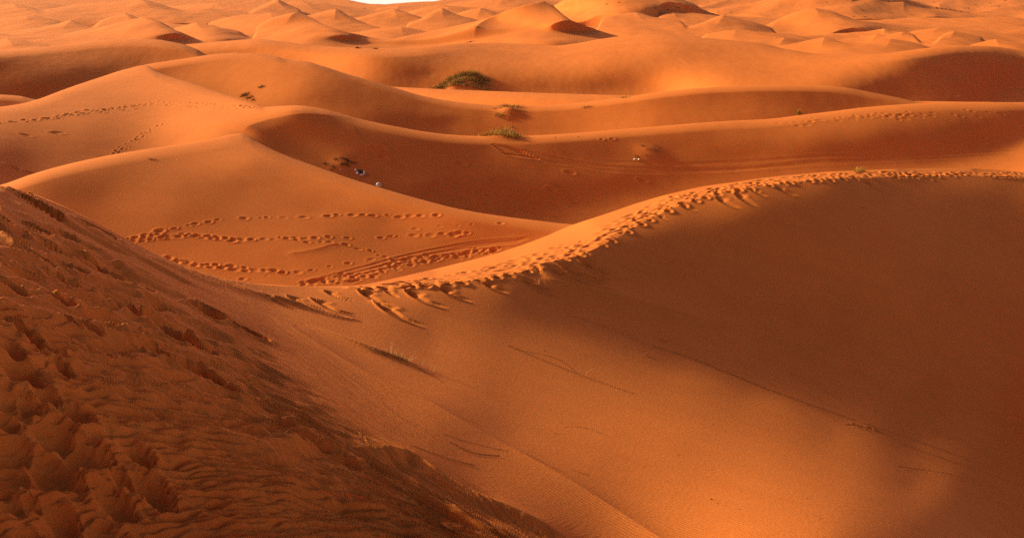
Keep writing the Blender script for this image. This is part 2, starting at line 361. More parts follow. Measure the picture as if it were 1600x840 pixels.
#BAKE0
BAKED = {
    'near': [(-80.0,273.4,24.19),(-80.0,305.8,20.66),(-80.0,353.2,16.97),(-80.0,408.6,14.22),(-80.0,469.9,12.38),(-80.0,536.0,11.15),(-80.0,606.2,10.26),(-80.0,680.1,9.58),(-80.0,757.2,8.91),(-80.0,837.2,8.16),(-80.0,920.0,7.29),(45.7,301.2,27.87),(45.7,332.2,23.75),(45.7,377.5,19.29),(45.7,430.5,15.81),(45.7,489.2,13.37),(45.7,552.5,11.83),(45.7,619.7,10.83),(45.7,690.4,10.11),(45.7,764.2,9.44),(45.7,840.8,8.78),(45.7,920.0,7.87),(171.4,358.9,29.33),(171.4,387.0,25.36),(171.4,428.1,20.86),(171.4,476.2,17.14),(171.4,529.4,14.45),(171.4,586.8,12.62),(171.4,647.7,11.4),(171.4,711.8,10.63),(171.4,778.7,9.99),(171.4,848.2,9.32),(171.4,920.0,8.44),(297.1,417.8,29.91),(297.1,443.0,26.34),(297.1,479.8,22.08),(297.1,522.8,18.38),(297.1,570.4,15.49),(297.1,621.8,13.42),(297.1,676.3,12.07),(297.1,733.7,11.2),(297.1,793.5,10.57),(297.1,855.7,9.82),(297.1,920.0,8.86),(422.9,444.4,33.58),(422.9,468.2,30.21),(422.9,503.1,25.97),(422.9,543.8,21.81),(422.9,588.9,18.17),(422.9,637.5,15.32),(422.9,689.2,13.29),(422.9,743.5,11.97),(422.9,800.2,11.08),(422.9,859.1,10.21),(422.9,920.0,9.19),(548.6,449.6,36.84),(548.6,473.2,33.99),(548.6,507.7,30.28),(548.6,548.0,26.08),(548.6,592.6,21.9),(548.6,640.7,18.29),(548.6,691.7,15.53),(548.6,745.5,13.58),(548.6,801.6,12.19),(548.6,859.8,11.0),(548.6,920.0,9.81),(674.3,445.4,39.58),(674.3,469.1,37.4),(674.3,503.9,34.52),(674.3,544.6,30.73),(674.3,589.6,26.2),(674.3,638.1,21.79),(674.3,689.7,18.29),(674.3,743.9,15.75),(674.3,800.5,13.81),(674.3,859.2,12.12),(674.3,920.0,10.58),(800.0,428.0,44.03),(800.0,452.7,41.87),(800.0,488.7,39.07),(800.0,530.9,35.57),(800.0,577.5,31.27),(800.0,627.8,26.65),(800.0,681.3,22.31),(800.0,737.5,18.56),(800.0,796.1,15.65),(800.0,857.0,13.4),(800.0,920.0,11.53),(925.7,389.7,52.3),(925.7,416.2,49.99),(925.7,455.1,46.71),(925.7,500.5,42.36),(925.7,550.8,37.51),(925.7,605.0,32.19),(925.7,662.7,26.75),(925.7,723.2,21.94),(925.7,786.5,18.31),(925.7,852.1,15.51),(925.7,920.0,13.11),(1051.4,324.5,62.19),(1051.4,354.4,59.32),(1051.4,398.0,56.04),(1051.4,449.0,51.92),(1051.4,505.5,46.71),(1051.4,566.4,40.47),(1051.4,631.0,33.08),(1051.4,699.1,26.09),(1051.4,770.1,20.76),(1051.4,843.8,16.98),(1051.4,920.0,14.15),(1177.1,292.7,67.48),(1177.1,324.1,64.19),(1177.1,370.1,60.88),(1177.1,423.8,57.45),(1177.1,483.3,53.03),(1177.1,547.4,47.11),(1177.1,615.6,39.61),(1177.1,687.2,30.45),(1177.1,762.0,22.64),(1177.1,839.7,17.32),(1177.1,920.0,14.11),(1302.9,278.9,72.83),(1302.9,311.0,68.88),(1302.9,358.0,64.71),(1302.9,412.9,60.65),(1302.9,473.7,56.63),(1302.9,539.3,52.24),(1302.9,608.9,45.82),(1302.9,682.1,36.27),(1302.9,758.6,25.8),(1302.9,837.9,18.36),(1302.9,920.0,14.5),(1428.6,275.4,80.02),(1428.6,307.7,74.86),(1428.6,355.0,69.08),(1428.6,410.2,64.0),(1428.6,471.3,59.37),(1428.6,537.2,55.15),(1428.6,607.2,50.07),(1428.6,680.8,43.21),(1428.6,757.7,32.11),(1428.6,837.5,22.33),(1428.6,920.0,17.02),(1554.3,275.6,86.33),(1554.3,307.9,80.77),(1554.3,355.1,74.75),(1554.3,410.3,69.02),(1554.3,471.4,63.56),(1554.3,537.3,58.55),(1554.3,607.3,53.68),(1554.3,680.9,48.35),(1554.3,757.7,40.01),(1554.3,837.5,29.57),(1554.3,920.0,22.12),(1680.0,282.2,91.09),(1680.0,314.2,84.88),(1680.0,360.9,78.24),(1680.0,415.5,72.28),(1680.0,476.0,66.7),(1680.0,541.2,61.39),(1680.0,610.5,56.79),(1680.0,683.4,52.93),(1680.0,759.4,47.08),(1680.0,838.4,37.91),(1680.0,920.0,28.29),(-300.0,260.0,25.05),(2000.0,300.0,99.89),(-300.0,500.0,12.69),(0.0,1000.0,6.76),(-300.0,840.0,7.46),(800.0,1000.0,9.68),(400.0,1000.0,7.86),(1100.0,1000.0,12.0),(1600.0,1000.0,19.06),(2000.0,700.0,46.19),(2000.0,1000.0,29.62)],
    'strip': [(560.0,445.0,42.48),(560.0,447.8,41.65),(560.0,451.0,40.71),(680.0,419.7,52.42),(680.0,431.5,46.6),(680.0,445.0,39.75),(800.0,388.0,58.64),(800.0,406.7,52.26),(800.0,428.0,44.02),(920.0,343.0,62.84),(920.0,366.0,57.68),(920.0,392.4,51.82),(1040.0,304.8,66.94),(1040.0,316.6,64.41),(1040.0,330.0,61.49),(1160.0,282.6,71.57),(1160.0,288.6,69.41),(1160.0,295.4,66.98),(1280.0,269.6,77.9),(1280.0,274.7,74.78),(1280.0,280.6,71.82),(1400.0,264.0,81.43),(1400.0,269.6,79.79),(1400.0,276.0,78.34),(1520.0,263.8,87.78),(1520.0,268.8,88.22),(1520.0,274.6,84.97),(1640.0,271.6,97.88),(1640.0,275.3,94.19),(1640.0,279.6,89.94),(450.0,446.0,37.79),(0.0,420.0,30.0),(2000.0,300.0,114.94)],
    'plain': [(-60.0,298.9,72.06),(-60.0,299.9,71.98),(-60.0,301.1,71.88),(-60.0,302.3,71.78),(-60.0,303.6,71.68),(-60.0,304.9,71.57),(52.2,271.4,74.76),(52.2,276.9,74.2),(52.2,283.2,73.62),(52.2,289.8,73.07),(52.2,296.6,72.55),(52.2,303.6,72.04),(164.4,244.3,80.69),(164.4,263.1,78.11),(164.4,284.7,75.8),(164.4,307.5,73.74),(164.4,331.1,71.73),(164.4,355.2,69.91),(276.7,226.0,88.4),(276.7,257.4,82.34),(276.7,293.2,77.12),(276.7,331.0,73.1),(276.7,370.1,69.97),(276.7,410.2,67.07),(388.9,212.6,95.45),(388.9,251.4,85.6),(388.9,295.9,79.48),(388.9,342.8,73.92),(388.9,391.2,69.33),(388.9,440.9,65.56),(501.1,262.4,86.14),(501.1,293.8,81.55),(501.1,329.8,77.46),(501.1,367.6,72.92),(501.1,406.8,69.1),(501.1,447.0,65.74),(613.3,298.8,81.53),(613.3,322.0,79.24),(613.3,348.5,77.06),(613.3,376.4,74.35),(613.3,405.4,71.18),(613.3,435.0,67.99),(725.6,327.9,78.64),(725.6,341.7,77.68),(725.6,357.4,76.7),(725.6,373.9,75.61),(725.6,391.0,74.49),(725.6,408.6,73.0),(837.8,344.2,77.86),(837.8,349.4,77.51),(837.8,355.2,77.14),(837.8,361.4,76.74),(837.8,367.8,76.34),(837.8,374.4,75.91),(950.0,352.0,77.33),(950.0,353.0,77.25),(950.0,354.2,77.16),(950.0,355.4,77.06),(950.0,356.7,76.95),(950.0,358.0,76.85),(-400.0,330.0,66.19),(1200.0,352.0,75.58),(2000.0,345.0,80.02)],
    'third': [(-60.0,172.4,126.28),(-60.0,190.3,117.55),(-60.0,210.7,109.61),(-60.0,232.2,103.24),(-60.0,254.5,98.14),(-60.0,277.3,93.86),(42.4,159.9,137.69),(42.4,179.5,127.63),(42.4,201.8,119.67),(42.4,225.3,113.28),(42.4,249.6,107.82),(42.4,274.6,102.43),(144.7,124.8,174.04),(144.7,145.9,155.81),(144.7,169.9,139.79),(144.7,195.3,128.46),(144.7,221.5,120.64),(144.7,248.5,114.48),(247.1,112.5,185.47),(247.1,132.6,169.27),(247.1,155.5,154.17),(247.1,179.7,141.32),(247.1,204.8,130.58),(247.1,230.5,123.03),(349.4,146.8,153.84),(349.4,158.1,146.82),(349.4,170.9,139.27),(349.4,184.5,132.5),(349.4,198.6,126.92),(349.4,213.0,123.0),(451.8,166.6,133.3),(451.8,179.8,129.42),(451.8,195.0,127.29),(451.8,210.9,125.67),(451.8,227.4,123.74),(451.8,244.3,121.24),(554.1,183.5,132.48),(554.1,200.1,129.19),(554.1,219.1,126.66),(554.1,239.1,124.21),(554.1,259.7,122.18),(554.1,280.9,119.79),(656.5,204.4,132.65),(656.5,222.5,129.83),(656.5,243.3,127.27),(656.5,265.2,124.33),(656.5,287.8,121.42),(656.5,311.0,119.0),(758.8,212.6,135.11),(758.8,233.2,132.31),(758.8,256.7,128.98),(758.8,281.5,125.64),(758.8,307.2,122.79),(758.8,333.5,119.6),(861.2,210.3,137.72),(861.2,233.6,134.48),(861.2,260.1,131.22),(861.2,288.2,127.66),(861.2,317.1,124.56),(861.2,346.8,120.62),(963.5,202.7,141.47),(963.5,224.1,138.33),(963.5,248.6,135.08),(963.5,274.4,131.59),(963.5,301.0,128.74),(963.5,328.4,125.13),(1065.9,194.2,144.8),(1065.9,211.9,141.85),(1065.9,232.3,139.12),(1065.9,253.7,136.3),(1065.9,275.8,133.71),(1065.9,298.5,130.82),(1168.2,187.6,148.45),(1168.2,203.6,144.94),(1168.2,221.8,141.85),(1168.2,241.1,139.43),(1168.2,261.0,136.94),(1168.2,281.4,134.21),(1270.6,177.5,153.67),(1270.6,193.3,149.24),(1270.6,211.4,145.1),(1270.6,230.4,142.08),(1270.6,250.1,139.69),(1270.6,270.4,136.74),(1372.9,166.2,159.41),(1372.9,183.0,154.28),(1372.9,202.3,149.58),(1372.9,222.6,146.07),(1372.9,243.6,143.23),(1372.9,265.1,139.63),(1475.3,160.5,164.73),(1475.3,177.9,159.7),(1475.3,197.9,155.06),(1475.3,218.9,151.09),(1475.3,240.7,147.4),(1475.3,263.0,142.58),(1577.6,160.0,169.29),(1577.6,178.3,164.71),(1577.6,199.1,160.41),(1577.6,221.1,156.22),(1577.6,243.9,149.98),(1577.6,267.2,141.66),(1680.0,161.2,174.29),(1680.0,180.4,169.38),(1680.0,202.4,163.06),(1680.0,225.6,154.11),(1680.0,249.6,143.15),(1680.0,274.2,132.36),(-400.0,180.0,149.81),(1800.0,163.0,166.94),(-300.0,260.0,97.1),(2000.0,230.0,110.44)],
    'fourth': [(-60.0,147.0,180.05),(-60.0,152.6,178.28),(-60.0,158.9,176.44),(-60.0,165.5,174.81),(-60.0,172.4,173.49),(47.1,153.4,183.5),(47.1,154.7,183.3),(47.1,156.2,183.05),(47.1,157.8,182.76),(47.1,159.4,182.41),(154.3,132.9,184.96),(154.3,134.2,184.69),(154.3,135.7,184.39),(154.3,137.2,184.06),(154.3,138.9,183.73),(261.4,95.8,192.86),(261.4,100.5,191.75),(261.4,106.0,190.78),(261.4,111.7,189.84),(261.4,117.7,188.8),(368.6,83.1,205.23),(368.6,98.3,199.41),(368.6,115.7,194.05),(368.6,134.0,190.08),(368.6,152.9,186.62),(475.7,96.1,206.25),(475.7,111.5,200.59),(475.7,129.0,195.31),(475.7,147.6,191.2),(475.7,166.8,188.46),(582.9,126.9,200.07),(582.9,140.7,196.23),(582.9,156.6,192.32),(582.9,173.3,188.64),(582.9,190.6,185.59),(690.0,155.1,197.62),(690.0,166.8,194.92),(690.0,180.1,191.86),(690.0,194.2,189.55),(690.0,208.8,186.81),(797.1,164.5,197.02),(797.1,175.0,194.83),(797.1,187.1,192.46),(797.1,199.8,190.19),(797.1,213.0,188.12),(904.3,160.6,196.83),(904.3,170.8,194.99),(904.3,182.5,192.94),(904.3,194.9,190.8),(904.3,207.6,188.62),(1011.4,146.8,196.6),(1011.4,158.1,194.48),(1011.4,171.0,192.31),(1011.4,184.6,189.82),(1011.4,198.7,187.29),(1118.6,136.1,198.74),(1118.6,147.9,196.62),(1118.6,161.4,194.13),(1118.6,175.7,191.23),(1118.6,190.4,188.21),(1225.7,133.1,201.33),(1225.7,143.9,199.21),(1225.7,156.3,196.76),(1225.7,169.4,194.06),(1225.7,182.9,191.22),(1332.9,139.2,203.89),(1332.9,146.0,202.47),(1332.9,153.6,200.89),(1332.9,161.7,199.26),(1332.9,170.1,197.54),(1440.0,161.0,201.61),(1440.0,162.3,201.31),(1440.0,163.8,200.96),(1440.0,165.4,200.58),(1440.0,167.0,200.18),(-300.0,145.0,207.52),(1800.0,180.0,179.75)],
    'fifth': [(-60.0,80.5,304.73),(-60.0,95.0,297.68),(-60.0,111.5,292.35),(-60.0,129.0,287.57),(-60.0,147.0,282.71),(-4.3,79.1,312.43),(-4.3,94.1,303.9),(-4.3,111.2,297.25),(-4.3,129.3,291.21),(-4.3,147.9,286.1),(51.4,74.9,325.5),(51.4,92.1,313.79),(51.4,111.9,302.94),(51.4,132.7,294.89),(51.4,154.3,290.59),(107.1,69.1,338.29),(107.1,84.0,328.13),(107.1,101.1,316.59),(107.1,119.0,307.39),(107.1,137.6,301.23),(162.9,63.2,346.38),(162.9,75.4,339.53),(162.9,89.3,331.33),(162.9,103.9,323.42),(162.9,119.0,316.69),(218.6,61.5,348.18),(218.6,70.7,343.89),(218.6,81.2,339.24),(218.6,92.3,334.65),(218.6,103.7,329.79),(274.3,67.1,345.11),(274.3,73.0,342.94),(274.3,79.6,340.67),(274.3,86.6,338.36),(274.3,93.9,335.76),(330.0,87.9,336.32),(330.0,89.2,335.82),(330.0,90.7,335.23),(330.0,92.2,334.57),(330.0,93.9,333.85),(-400.0,90.0,314.24),(800.0,150.0,225.78),(2000.0,170.0,198.57)],
    'sixth': [(300.0,69.0,334.67),(300.0,70.3,333.97),(300.0,71.8,333.17),(300.0,73.4,332.33),(300.0,75.0,331.49),(392.0,61.5,338.04),(392.0,66.4,335.25),(392.0,71.9,332.82),(392.0,77.7,331.05),(392.0,83.7,329.13),(484.0,70.1,341.31),(484.0,76.1,338.35),(484.0,82.9,335.79),(484.0,90.1,333.74),(484.0,97.6,331.16),(576.0,75.4,342.85),(576.0,86.2,335.8),(576.0,98.5,331.14),(576.0,111.5,327.08),(576.0,124.9,322.58),(668.0,72.2,359.74),(668.0,85.6,343.41),(668.0,101.0,332.95),(668.0,117.2,327.32),(668.0,134.0,321.65),(760.0,67.2,400.51),(760.0,82.2,369.02),(760.0,99.4,341.12),(760.0,117.4,327.91),(760.0,136.1,321.9),(852.0,70.1,404.69),(852.0,84.9,370.3),(852.0,101.9,342.77),(852.0,119.8,329.02),(852.0,138.3,322.69),(944.0,60.5,407.54),(944.0,77.9,368.06),(944.0,97.8,340.26),(944.0,118.8,328.83),(944.0,140.4,322.84),(1036.0,54.4,401.01),(1036.0,73.6,361.89),(1036.0,95.6,338.53),(1036.0,118.7,326.04),(1036.0,142.6,318.99),(1128.0,61.8,385.89),(1128.0,77.9,361.7),(1128.0,96.2,336.78),(1128.0,115.6,315.01),(1128.0,135.6,302.48),(1220.0,75.0,365.23),(1220.0,87.6,347.13),(1220.0,102.1,327.27),(1220.0,117.3,309.66),(1220.0,133.0,297.03),(1312.0,84.6,337.55),(1312.0,95.9,325.81),(1312.0,108.8,311.46),(1312.0,122.4,300.1),(1312.0,136.4,292.58),(1404.0,80.8,329.7),(1404.0,96.1,318.31),(1404.0,113.7,309.24),(1404.0,132.2,302.3),(1404.0,151.3,295.45),(1496.0,71.8,349.68),(1496.0,89.5,338.31),(1496.0,109.9,327.52),(1496.0,131.3,315.67),(1496.0,153.4,304.49),(1588.0,77.6,372.08),(1588.0,94.6,362.04),(1588.0,114.0,353.25),(1588.0,134.4,344.61),(1588.0,155.6,328.5),(1680.0,89.1,368.38),(1680.0,104.1,358.98),(1680.0,121.2,344.66),(1680.0,139.1,328.92),(1680.0,157.8,308.7),(-300.0,98.0,329.49),(2000.0,130.0,211.4)],
}
#BAKE1
for ly in L:
    if ly['name'] in BAKED:
        ly['ctrl'] = BAKED[ly['name']]
    if ly['name'] in ('fourth', 'sixth'):            # set the left-hand ends clear of the dunes in front
        k_, x_ = (.09, 470.) if ly['name'] == 'fourth' else (.13, 560.)
        ly['ctrl'] = [(p[0], p[1], p[2] * (1 + k_ * float(np.clip((x_ - p[0]) / 200, 0, 1)))) for p in ly['ctrl']]
skyline = None
for k, ly in enumerate(L):
    P = np.array(ly['ctrl'], float)
    cs, ct = st(P[:, 0], P[:, 1])
    sc = ly['tsc']
    PP = np.stack([cs, ct * sc], 1)
    yref = P[:, 2].mean()
    co = tps_fit(PP, yref / P[:, 2], ly['lam'])
    tc = curve(ly['crest'], f=ly['f'])
    pxl = 1.0 / F / 0.97
    n = ly['rows']
    if k == 0:
        _, tb0 = st(np.full(NC, 800.), np.full(NC, 1080.))
        tb = tb0
        q = np.linspace(0, 1, n) ** 1.0
        g = np.ones(NC); gm = None
    else:
        g = along(ly['gap']) if ly['gap'] else np.ones(NC)
        join_from = prevT
        tb = np.minimum(prevT, tc) - g * ly['margin'] * pxl
        tb = np.where(g < 0.02, np.minimum(prevT, tc), tb)
        q = 1 - (1 - np.linspace(0, 1, n)) ** 1.25
    T = tb[None] + (tc - tb)[None] * q[:, None]
    if k and ly['gap']:
        # where there is no gap the layer carries on from the previous crest
        pass
    Wv = tps_eval(PP, co, np.broadcast_to(S[None], T.shape), T * sc)
    Y = yref / np.maximum(Wv, 0.02)
    if ly['rnd']:
        rho, hh = ly['rnd']
        tau = np.clip((tc[None] - T) / (hh * pxl), 0, 1)
        Y = Y * (1 + rho * (1 - np.sqrt(np.maximum(0, 1 - (1 - tau) ** 2))))
    if k:
        # match the previous crest where the surfaces meet in a crease
        mis = np.log(prevY) - np.log(Y[0])
        fall = np.exp(-np.maximum(T - tb[None], 0) / (ly['join'] * pxl))
        Y = Y * np.exp((1 - g)[None] * mis[None] * fall)
        # the hidden hollow between the previous crest and this surface
        m = 8
        yb = np.maximum(Y[0], prevY * 1.0008)
        zz0, zz1 = prevY * prevT, yb * tb
        lo = np.zeros((m, NC)); ltT = np.zeros((m, NC))
        for i in range(m):
            a = (i + 1) / (m + 1)
            yy = prevY + (yb - prevY) * a
            z = zz0 + (zz1 - zz0) * a - g * (yb - prevY) * 0.10 * math.sin(math.pi * a)
            lo[i] = yy; ltT[i] = z / yy
        PATH_Y.append(lo); PATH_T.append(ltT); LID += [-1] * m
        r0 += m
    INFO[ly['name']] = (r0, r0 + n)
    PATH_Y.append(Y); PATH_T.append(T); LID += [k] * n
    r0 += n
    prevT, prevY = T[-1], Y[-1]
    if k:
        pass
# fix monotone distance
YY = np.concatenate(PATH_Y); TT = np.concatenate(PATH_T)
bad = 0
for i in range(1, len(YY)):
    lim = YY[i-1] * 1.00002
    c = YY[i] < lim
    bad += int(c[60:-60].sum())
    YY[i] = np.where(c, lim, YY[i])
print('rows', len(YY), 'cols', NC, 'clamped', bad)
for nm, (a, b) in INFO.items():
    lo_ = YY[a:b]; cl = (np.diff(lo_, axis=0) < lo_[1:] * 3e-5)[:, 60:-60]
    if cl.mean() > .005: print('  clamp share', nm, round(float(cl.mean()), 3), 'px', int(SPX[60:-60][cl.any(0)].min()), int(SPX[60:-60][cl.any(0)].max()))
# last rows: far ground falling behind the last crest
extra_Y = np.stack([prevY * 1.1, prevY * 1.25, prevY * 1.5]); extra_T = np.stack([-5 / (prevY * 1.1), -20 / (prevY * 1.25), -30 / (prevY * 1.5)])
YY = np.concatenate([YY, extra_Y]); TT = np.concatenate([TT, extra_T]); LID += [-1] * 3
X3 = S[None] * YY; Z3 = TT * YY
PXX, PYY = pxy(np.broadcast_to(S[None], TT.shape), TT)
#DETAIL
# ------------------------------------------------------------------ relief on the sand: prints, tracks, slumps, wind ripples
DZ = np.zeros_like(X3)
GX, GY, GZ = X3.copy(), YY.copy(), Z3.copy()


def locate(name, px, py):
    """row, column of the surface at a spot seen in the photograph"""
    a, b = INFO[name]
    s = float(st(px, py)[0])
    c = int(np.clip(np.searchsorted(S, s), 1, NC - 2))
    r = a + int(np.argmin(np.abs(PYY[a:b, c] - py)))
    return r, c


def win(name, r, c, R):
    """window of the sheet within about R metres of a vertex"""
    y0 = GY[r, c]
    dc = int(R / (y0 * max(S[c+1] - S[c], 1e-4)) * 1.3) + 3
    a, b = INFO[name]
    c0, c1 = max(0, c - dc), min(NC, c + dc)
    col = GY[a:b, c]
    ok = np.nonzero(np.abs(col - y0) < R * 1.6)[0]
    return slice(a + max(0, ok[0] - 2), a + min(b - a, ok[-1] + 3)), slice(c0, c1)


def stamp(name, px, py, length, width, depth, ang=0.0, rim=0.35, power=2.0, lean=0.0):
    r, c = locate(name, px, py)
    w = win(name, r, c, max(length, width) * 2.2)
    dx = GX[w] - GX[r, c]; dy = GY[w] - GY[r, c]
    ca, sa = math.cos(ang), math.sin(ang)
    u = (dx * ca + dy * sa) / length; v = (-dx * sa + dy * ca) / width
    q = np.sqrt(u*u + v*v)
    dent = -np.exp(-(q ** power) * 1.6) * (1 + lean * u * np.exp(-q))
    ring = rim * np.exp(-((q - 1.25) / 0.42) ** 2)
    DZ[w] += depth * (dent + ring)


def pline(pts, step):
    a = np.array(pts, float)
    d = np.concatenate([[0], np.cumsum(np.hypot(*np.diff(a, axis=0).T))])
    n = max(2, int(d[-1] / step))
    q = np.linspace(0, d[-1], n)
    return np.stack([pchip(d, a[:, 0], q), pchip(d, a[:, 1], q)], 1)


def ground_line(name, pts, n=200):
    p = pline(pts, 4)
    g = []
    for x, y in p:
        r, c = locate(name, x, y)
        g.append((GX[r, c], GY[r, c]))
    g = np.array(g)
    if len(g) > 6:                                   # even out the row steps
        k = np.ones(5) / 5
        g = np.stack([np.convolve(np.pad(g[:, i], 2, 'edge'), k, 'valid') for i in (0, 1)], 1)
    return g


def dist_to(name, g, R, pad=60):
    """signed distance (m) and fraction along, of the sheet round a ground polyline"""
    a, b = INFO[name]
    s = g[:, 0] / g[:, 1]
    c0 = max(0, int(np.searchsorted(S, s.min() - R / g[:, 1].min())) - 2)
    c1 = min(NC, int(np.searchsorted(S, s.max() + R / g[:, 1].min())) + 2)
    sub = GY[a:b, c0:c1]
    m = ((sub > g[:, 1].min() - R) & (sub < g[:, 1].max() + R)).any(1)
    rr = np.nonzero(m)[0]
    w = (slice(a + rr[0], a + rr[-1] + 1), slice(c0, c1))
    x, y = GX[w], GY[w]
    best = np.full(x.shape, 1e9); sg = np.zeros(x.shape); fr = np.zeros(x.shape)
    seg = np.hypot(*np.diff(g, axis=0).T); tot = max(seg.sum(), 1e-6); acc = 0
    for i in range(len(g) - 1):
        ax, ay = g[i]; bx, by = g[i+1]
        L2 = (bx-ax)**2 + (by-ay)**2 + 1e-9
        q = np.clip(((x-ax)*(bx-ax) + (y-ay)*(by-ay)) / L2, 0, 1)
        dx = x - ax - q*(bx-ax); dy = y - ay - q*(by-ay)
        d = dx*dx + dy*dy
        up = d < best
        cr = (bx-ax)*dy - (by-ay)*dx
        best = np.where(up, d, best); sg = np.where(up, np.sign(cr), sg)
        fr = np.where(up, (acc + q*seg[i]) / tot, fr)
        acc += seg[i]
    return w, np.sqrt(best), sg, fr


def taper(fr, a=0.12, b=0.12):
    return smooth(0, a, fr) * smooth(0, b, 1 - fr)


def ridge(name, pts, amp, w_left, w_right, a=.15, b=.15, wob=0.0):
    """fold of sand: sharp crest on the line, w_left metres on its left, w_right on its right"""
    g = ground_line(name, pts)
    R = max(w_left, w_right) * 4
    w, d, sg, fr = dist_to(name, g, R)
    if wob:
        amp = amp * (1 + wob * noise(fr * 14, fr * 0 + 3.3))
    ww = np.where(sg > 0, w_left, w_right)
    DZ[w] += amp * np.exp(-d / ww) * smooth(0, 1, np.clip(2 - d / R * 2, 0, 1)) * taper(fr, a, b)


def scarp(name, pts, amp, w_up, w_pit, side=1, a=.2, b=.2, rec=4.0):
    """crest with a steep hollow on one side (side=+1 left of the line, -1 right)"""
    g = ground_line(name, pts)
    R = max(w_up, w_pit * rec) * 3.2
    w, d, sg, fr = dist_to(name, g, R)
    up = np.exp(-d / w_up)
    q = d / w_pit
    pit = 1 - 1.9 * smooth(0, 1, q) + 0.9 * smooth(1, rec, q)
    f = np.where(sg * side > 0, pit, up)
    DZ[w] += amp * f * taper(fr, a, b)


def groove(name, pts, width, depth, rim=.5, a=.03, b=.03, wob=.3):
    g = ground_line(name, pts)
    w, d, sg, fr = dist_to(name, g, width * 4)
    q = d / width
    k = 1 + wob * noise(GX[w] * .6, GY[w] * .6) * 1.5
    DZ[w] += depth * k * (-np.exp(-q**2 * 2) + rim * np.exp(-((q - 1.35) / .4) ** 2)) * taper(fr, a, b)


def tongue(head, tail, wpx, depth=0.14):
    """slump running down the slip face: a scoop at the crest feeding a tapering lobe"""
    hx, hy = head; tx, ty = tail
    mid = ((hx * .55 + tx * .45) - (ty - hy) * .04, (hy * .55 + ty * .45) + (tx - hx) * .07)
    g = ground_line('near', [head, mid, tail])
    Y0 = g[:, 1].mean()
    W = wpx * Y0 / F
    w, d, sg, fr = dist_to('near', g, W * 3)
    wid = W * (0.25 + 0.95 * np.clip(fr, 0, 1) ** .6 * np.sqrt(np.clip(1 - fr, 0, 1)) * 1.5)
    q = d / wid
    body = np.exp(-q ** 4)
    edge = np.exp(-((q - 1.05) / .25) ** 2)
    low = np.where(sg < 0, 1.0, .55)
    along_ = smooth(0, .06, fr) * smooth(0, .3, 1 - fr)
    DZ[w] += depth * (-body * (1.1 - fr * .7) + .55 * edge * low) * along_
    # little scoop and lip part way down
    r, c = locate('near', hx * .8 + tx * .2, hy * .8 + ty * .2)
    stamp('near', hx * .8 + tx * .2, hy * .8 + ty * .2, W * 1.1, W * .8, depth * .9, ang=0.3, rim=.25)


R = random.Random(11)


def trail(name, pts, gap_m, size, depth, side_m=.18, jitter=.25, rim=.4, skip=0.0, ang=None):
    """single file of foot prints"""
    g = ground_line(name, pts)
    p = pline(pts, 3)
    seg = np.concatenate([[0], np.cumsum(np.hypot(*np.diff(g, axis=0).T))])
    d = 0.0; k = 0
    while d < seg[-1]:
        i = min(int(np.searchsorted(seg, d)), len(g) - 1)
        j = min(i + 1, len(g) - 1); h = max(j - 1, 0)
        tx, ty = g[j] - g[h]; n = math.hypot(tx, ty) + 1e-9
        fi = i / max(1, len(g) - 1) * (len(p) - 1)
        x, y = p[int(fi)]
        if R.random() > skip:
            ox = (-ty / n) * side_m * (1 if k % 2 else -1) + R.gauss(0, jitter * size * 1.4)
            # offset in pixels
            Yh = g[i][1]
            sc = size * R.uniform(.65, 1.3)
            stamp(name, x + ox * F / Yh + R.gauss(0, jitter * size * .3) * F / Yh, y + R.gauss(0, .9), sc, sc * R.uniform(.5, .8),
                  depth * R.uniform(.35, 1.25), ang=math.atan2(ty, tx) if ang is None else ang, rim=rim)
        d += gap_m * R.uniform(.8, 1.2); k += 1


a0, b0 = INFO['near']
# --- wind-worked, trampled sand on the near dune
nx_, ny_ = PXX[a0:b0], PYY[a0:b0]
# how far a point lies inside the worked area (left of the smooth shoulder)
edge_pts = np.array([(-400, 60), (0, 278), (60, 312), (150, 358), (250, 420), (330, 468), (400, 515), (470, 575), (540, 635), (620, 690), (700, 735), (790, 790), (900, 850), (1100, 960)], float)
edge_y = np.interp(nx_, edge_pts[:, 0], edge_pts[:, 1])
inside = ny_ - edge_y
M1 = smooth(-8, 70, inside) * smooth(-450, -200, nx_)


def slope_field(x, y):
    P = np.array([(50, 330, .55), (200, 400, .52), (350, 470, .5), (100, 450, .25), (250, 520, .34), (400, 560, .5), (300, 600, .2), (450, 650, .42), (600, 740, .5), (750, 800, .52), (100, 600, .07),
                  (100, 700, -.02), (250, 800, -.2), (400, 800, -.08), (500, 820, .1), (0, 840, -.1), (900, 900, .5), (-300, 600, 0)], float)
    def B(u, v):
        u = u / 500; v = v / 500
        return np.stack([np.ones_like(u), u, v, u*u, u*v, v*v, u*u*v, u*v*v], -1)
    k = np.linalg.lstsq(B(P[:, 0], P[:, 1]), P[:, 2], rcond=None)[0]
    return np.clip(B(x, y) @ k, -.35, .75)


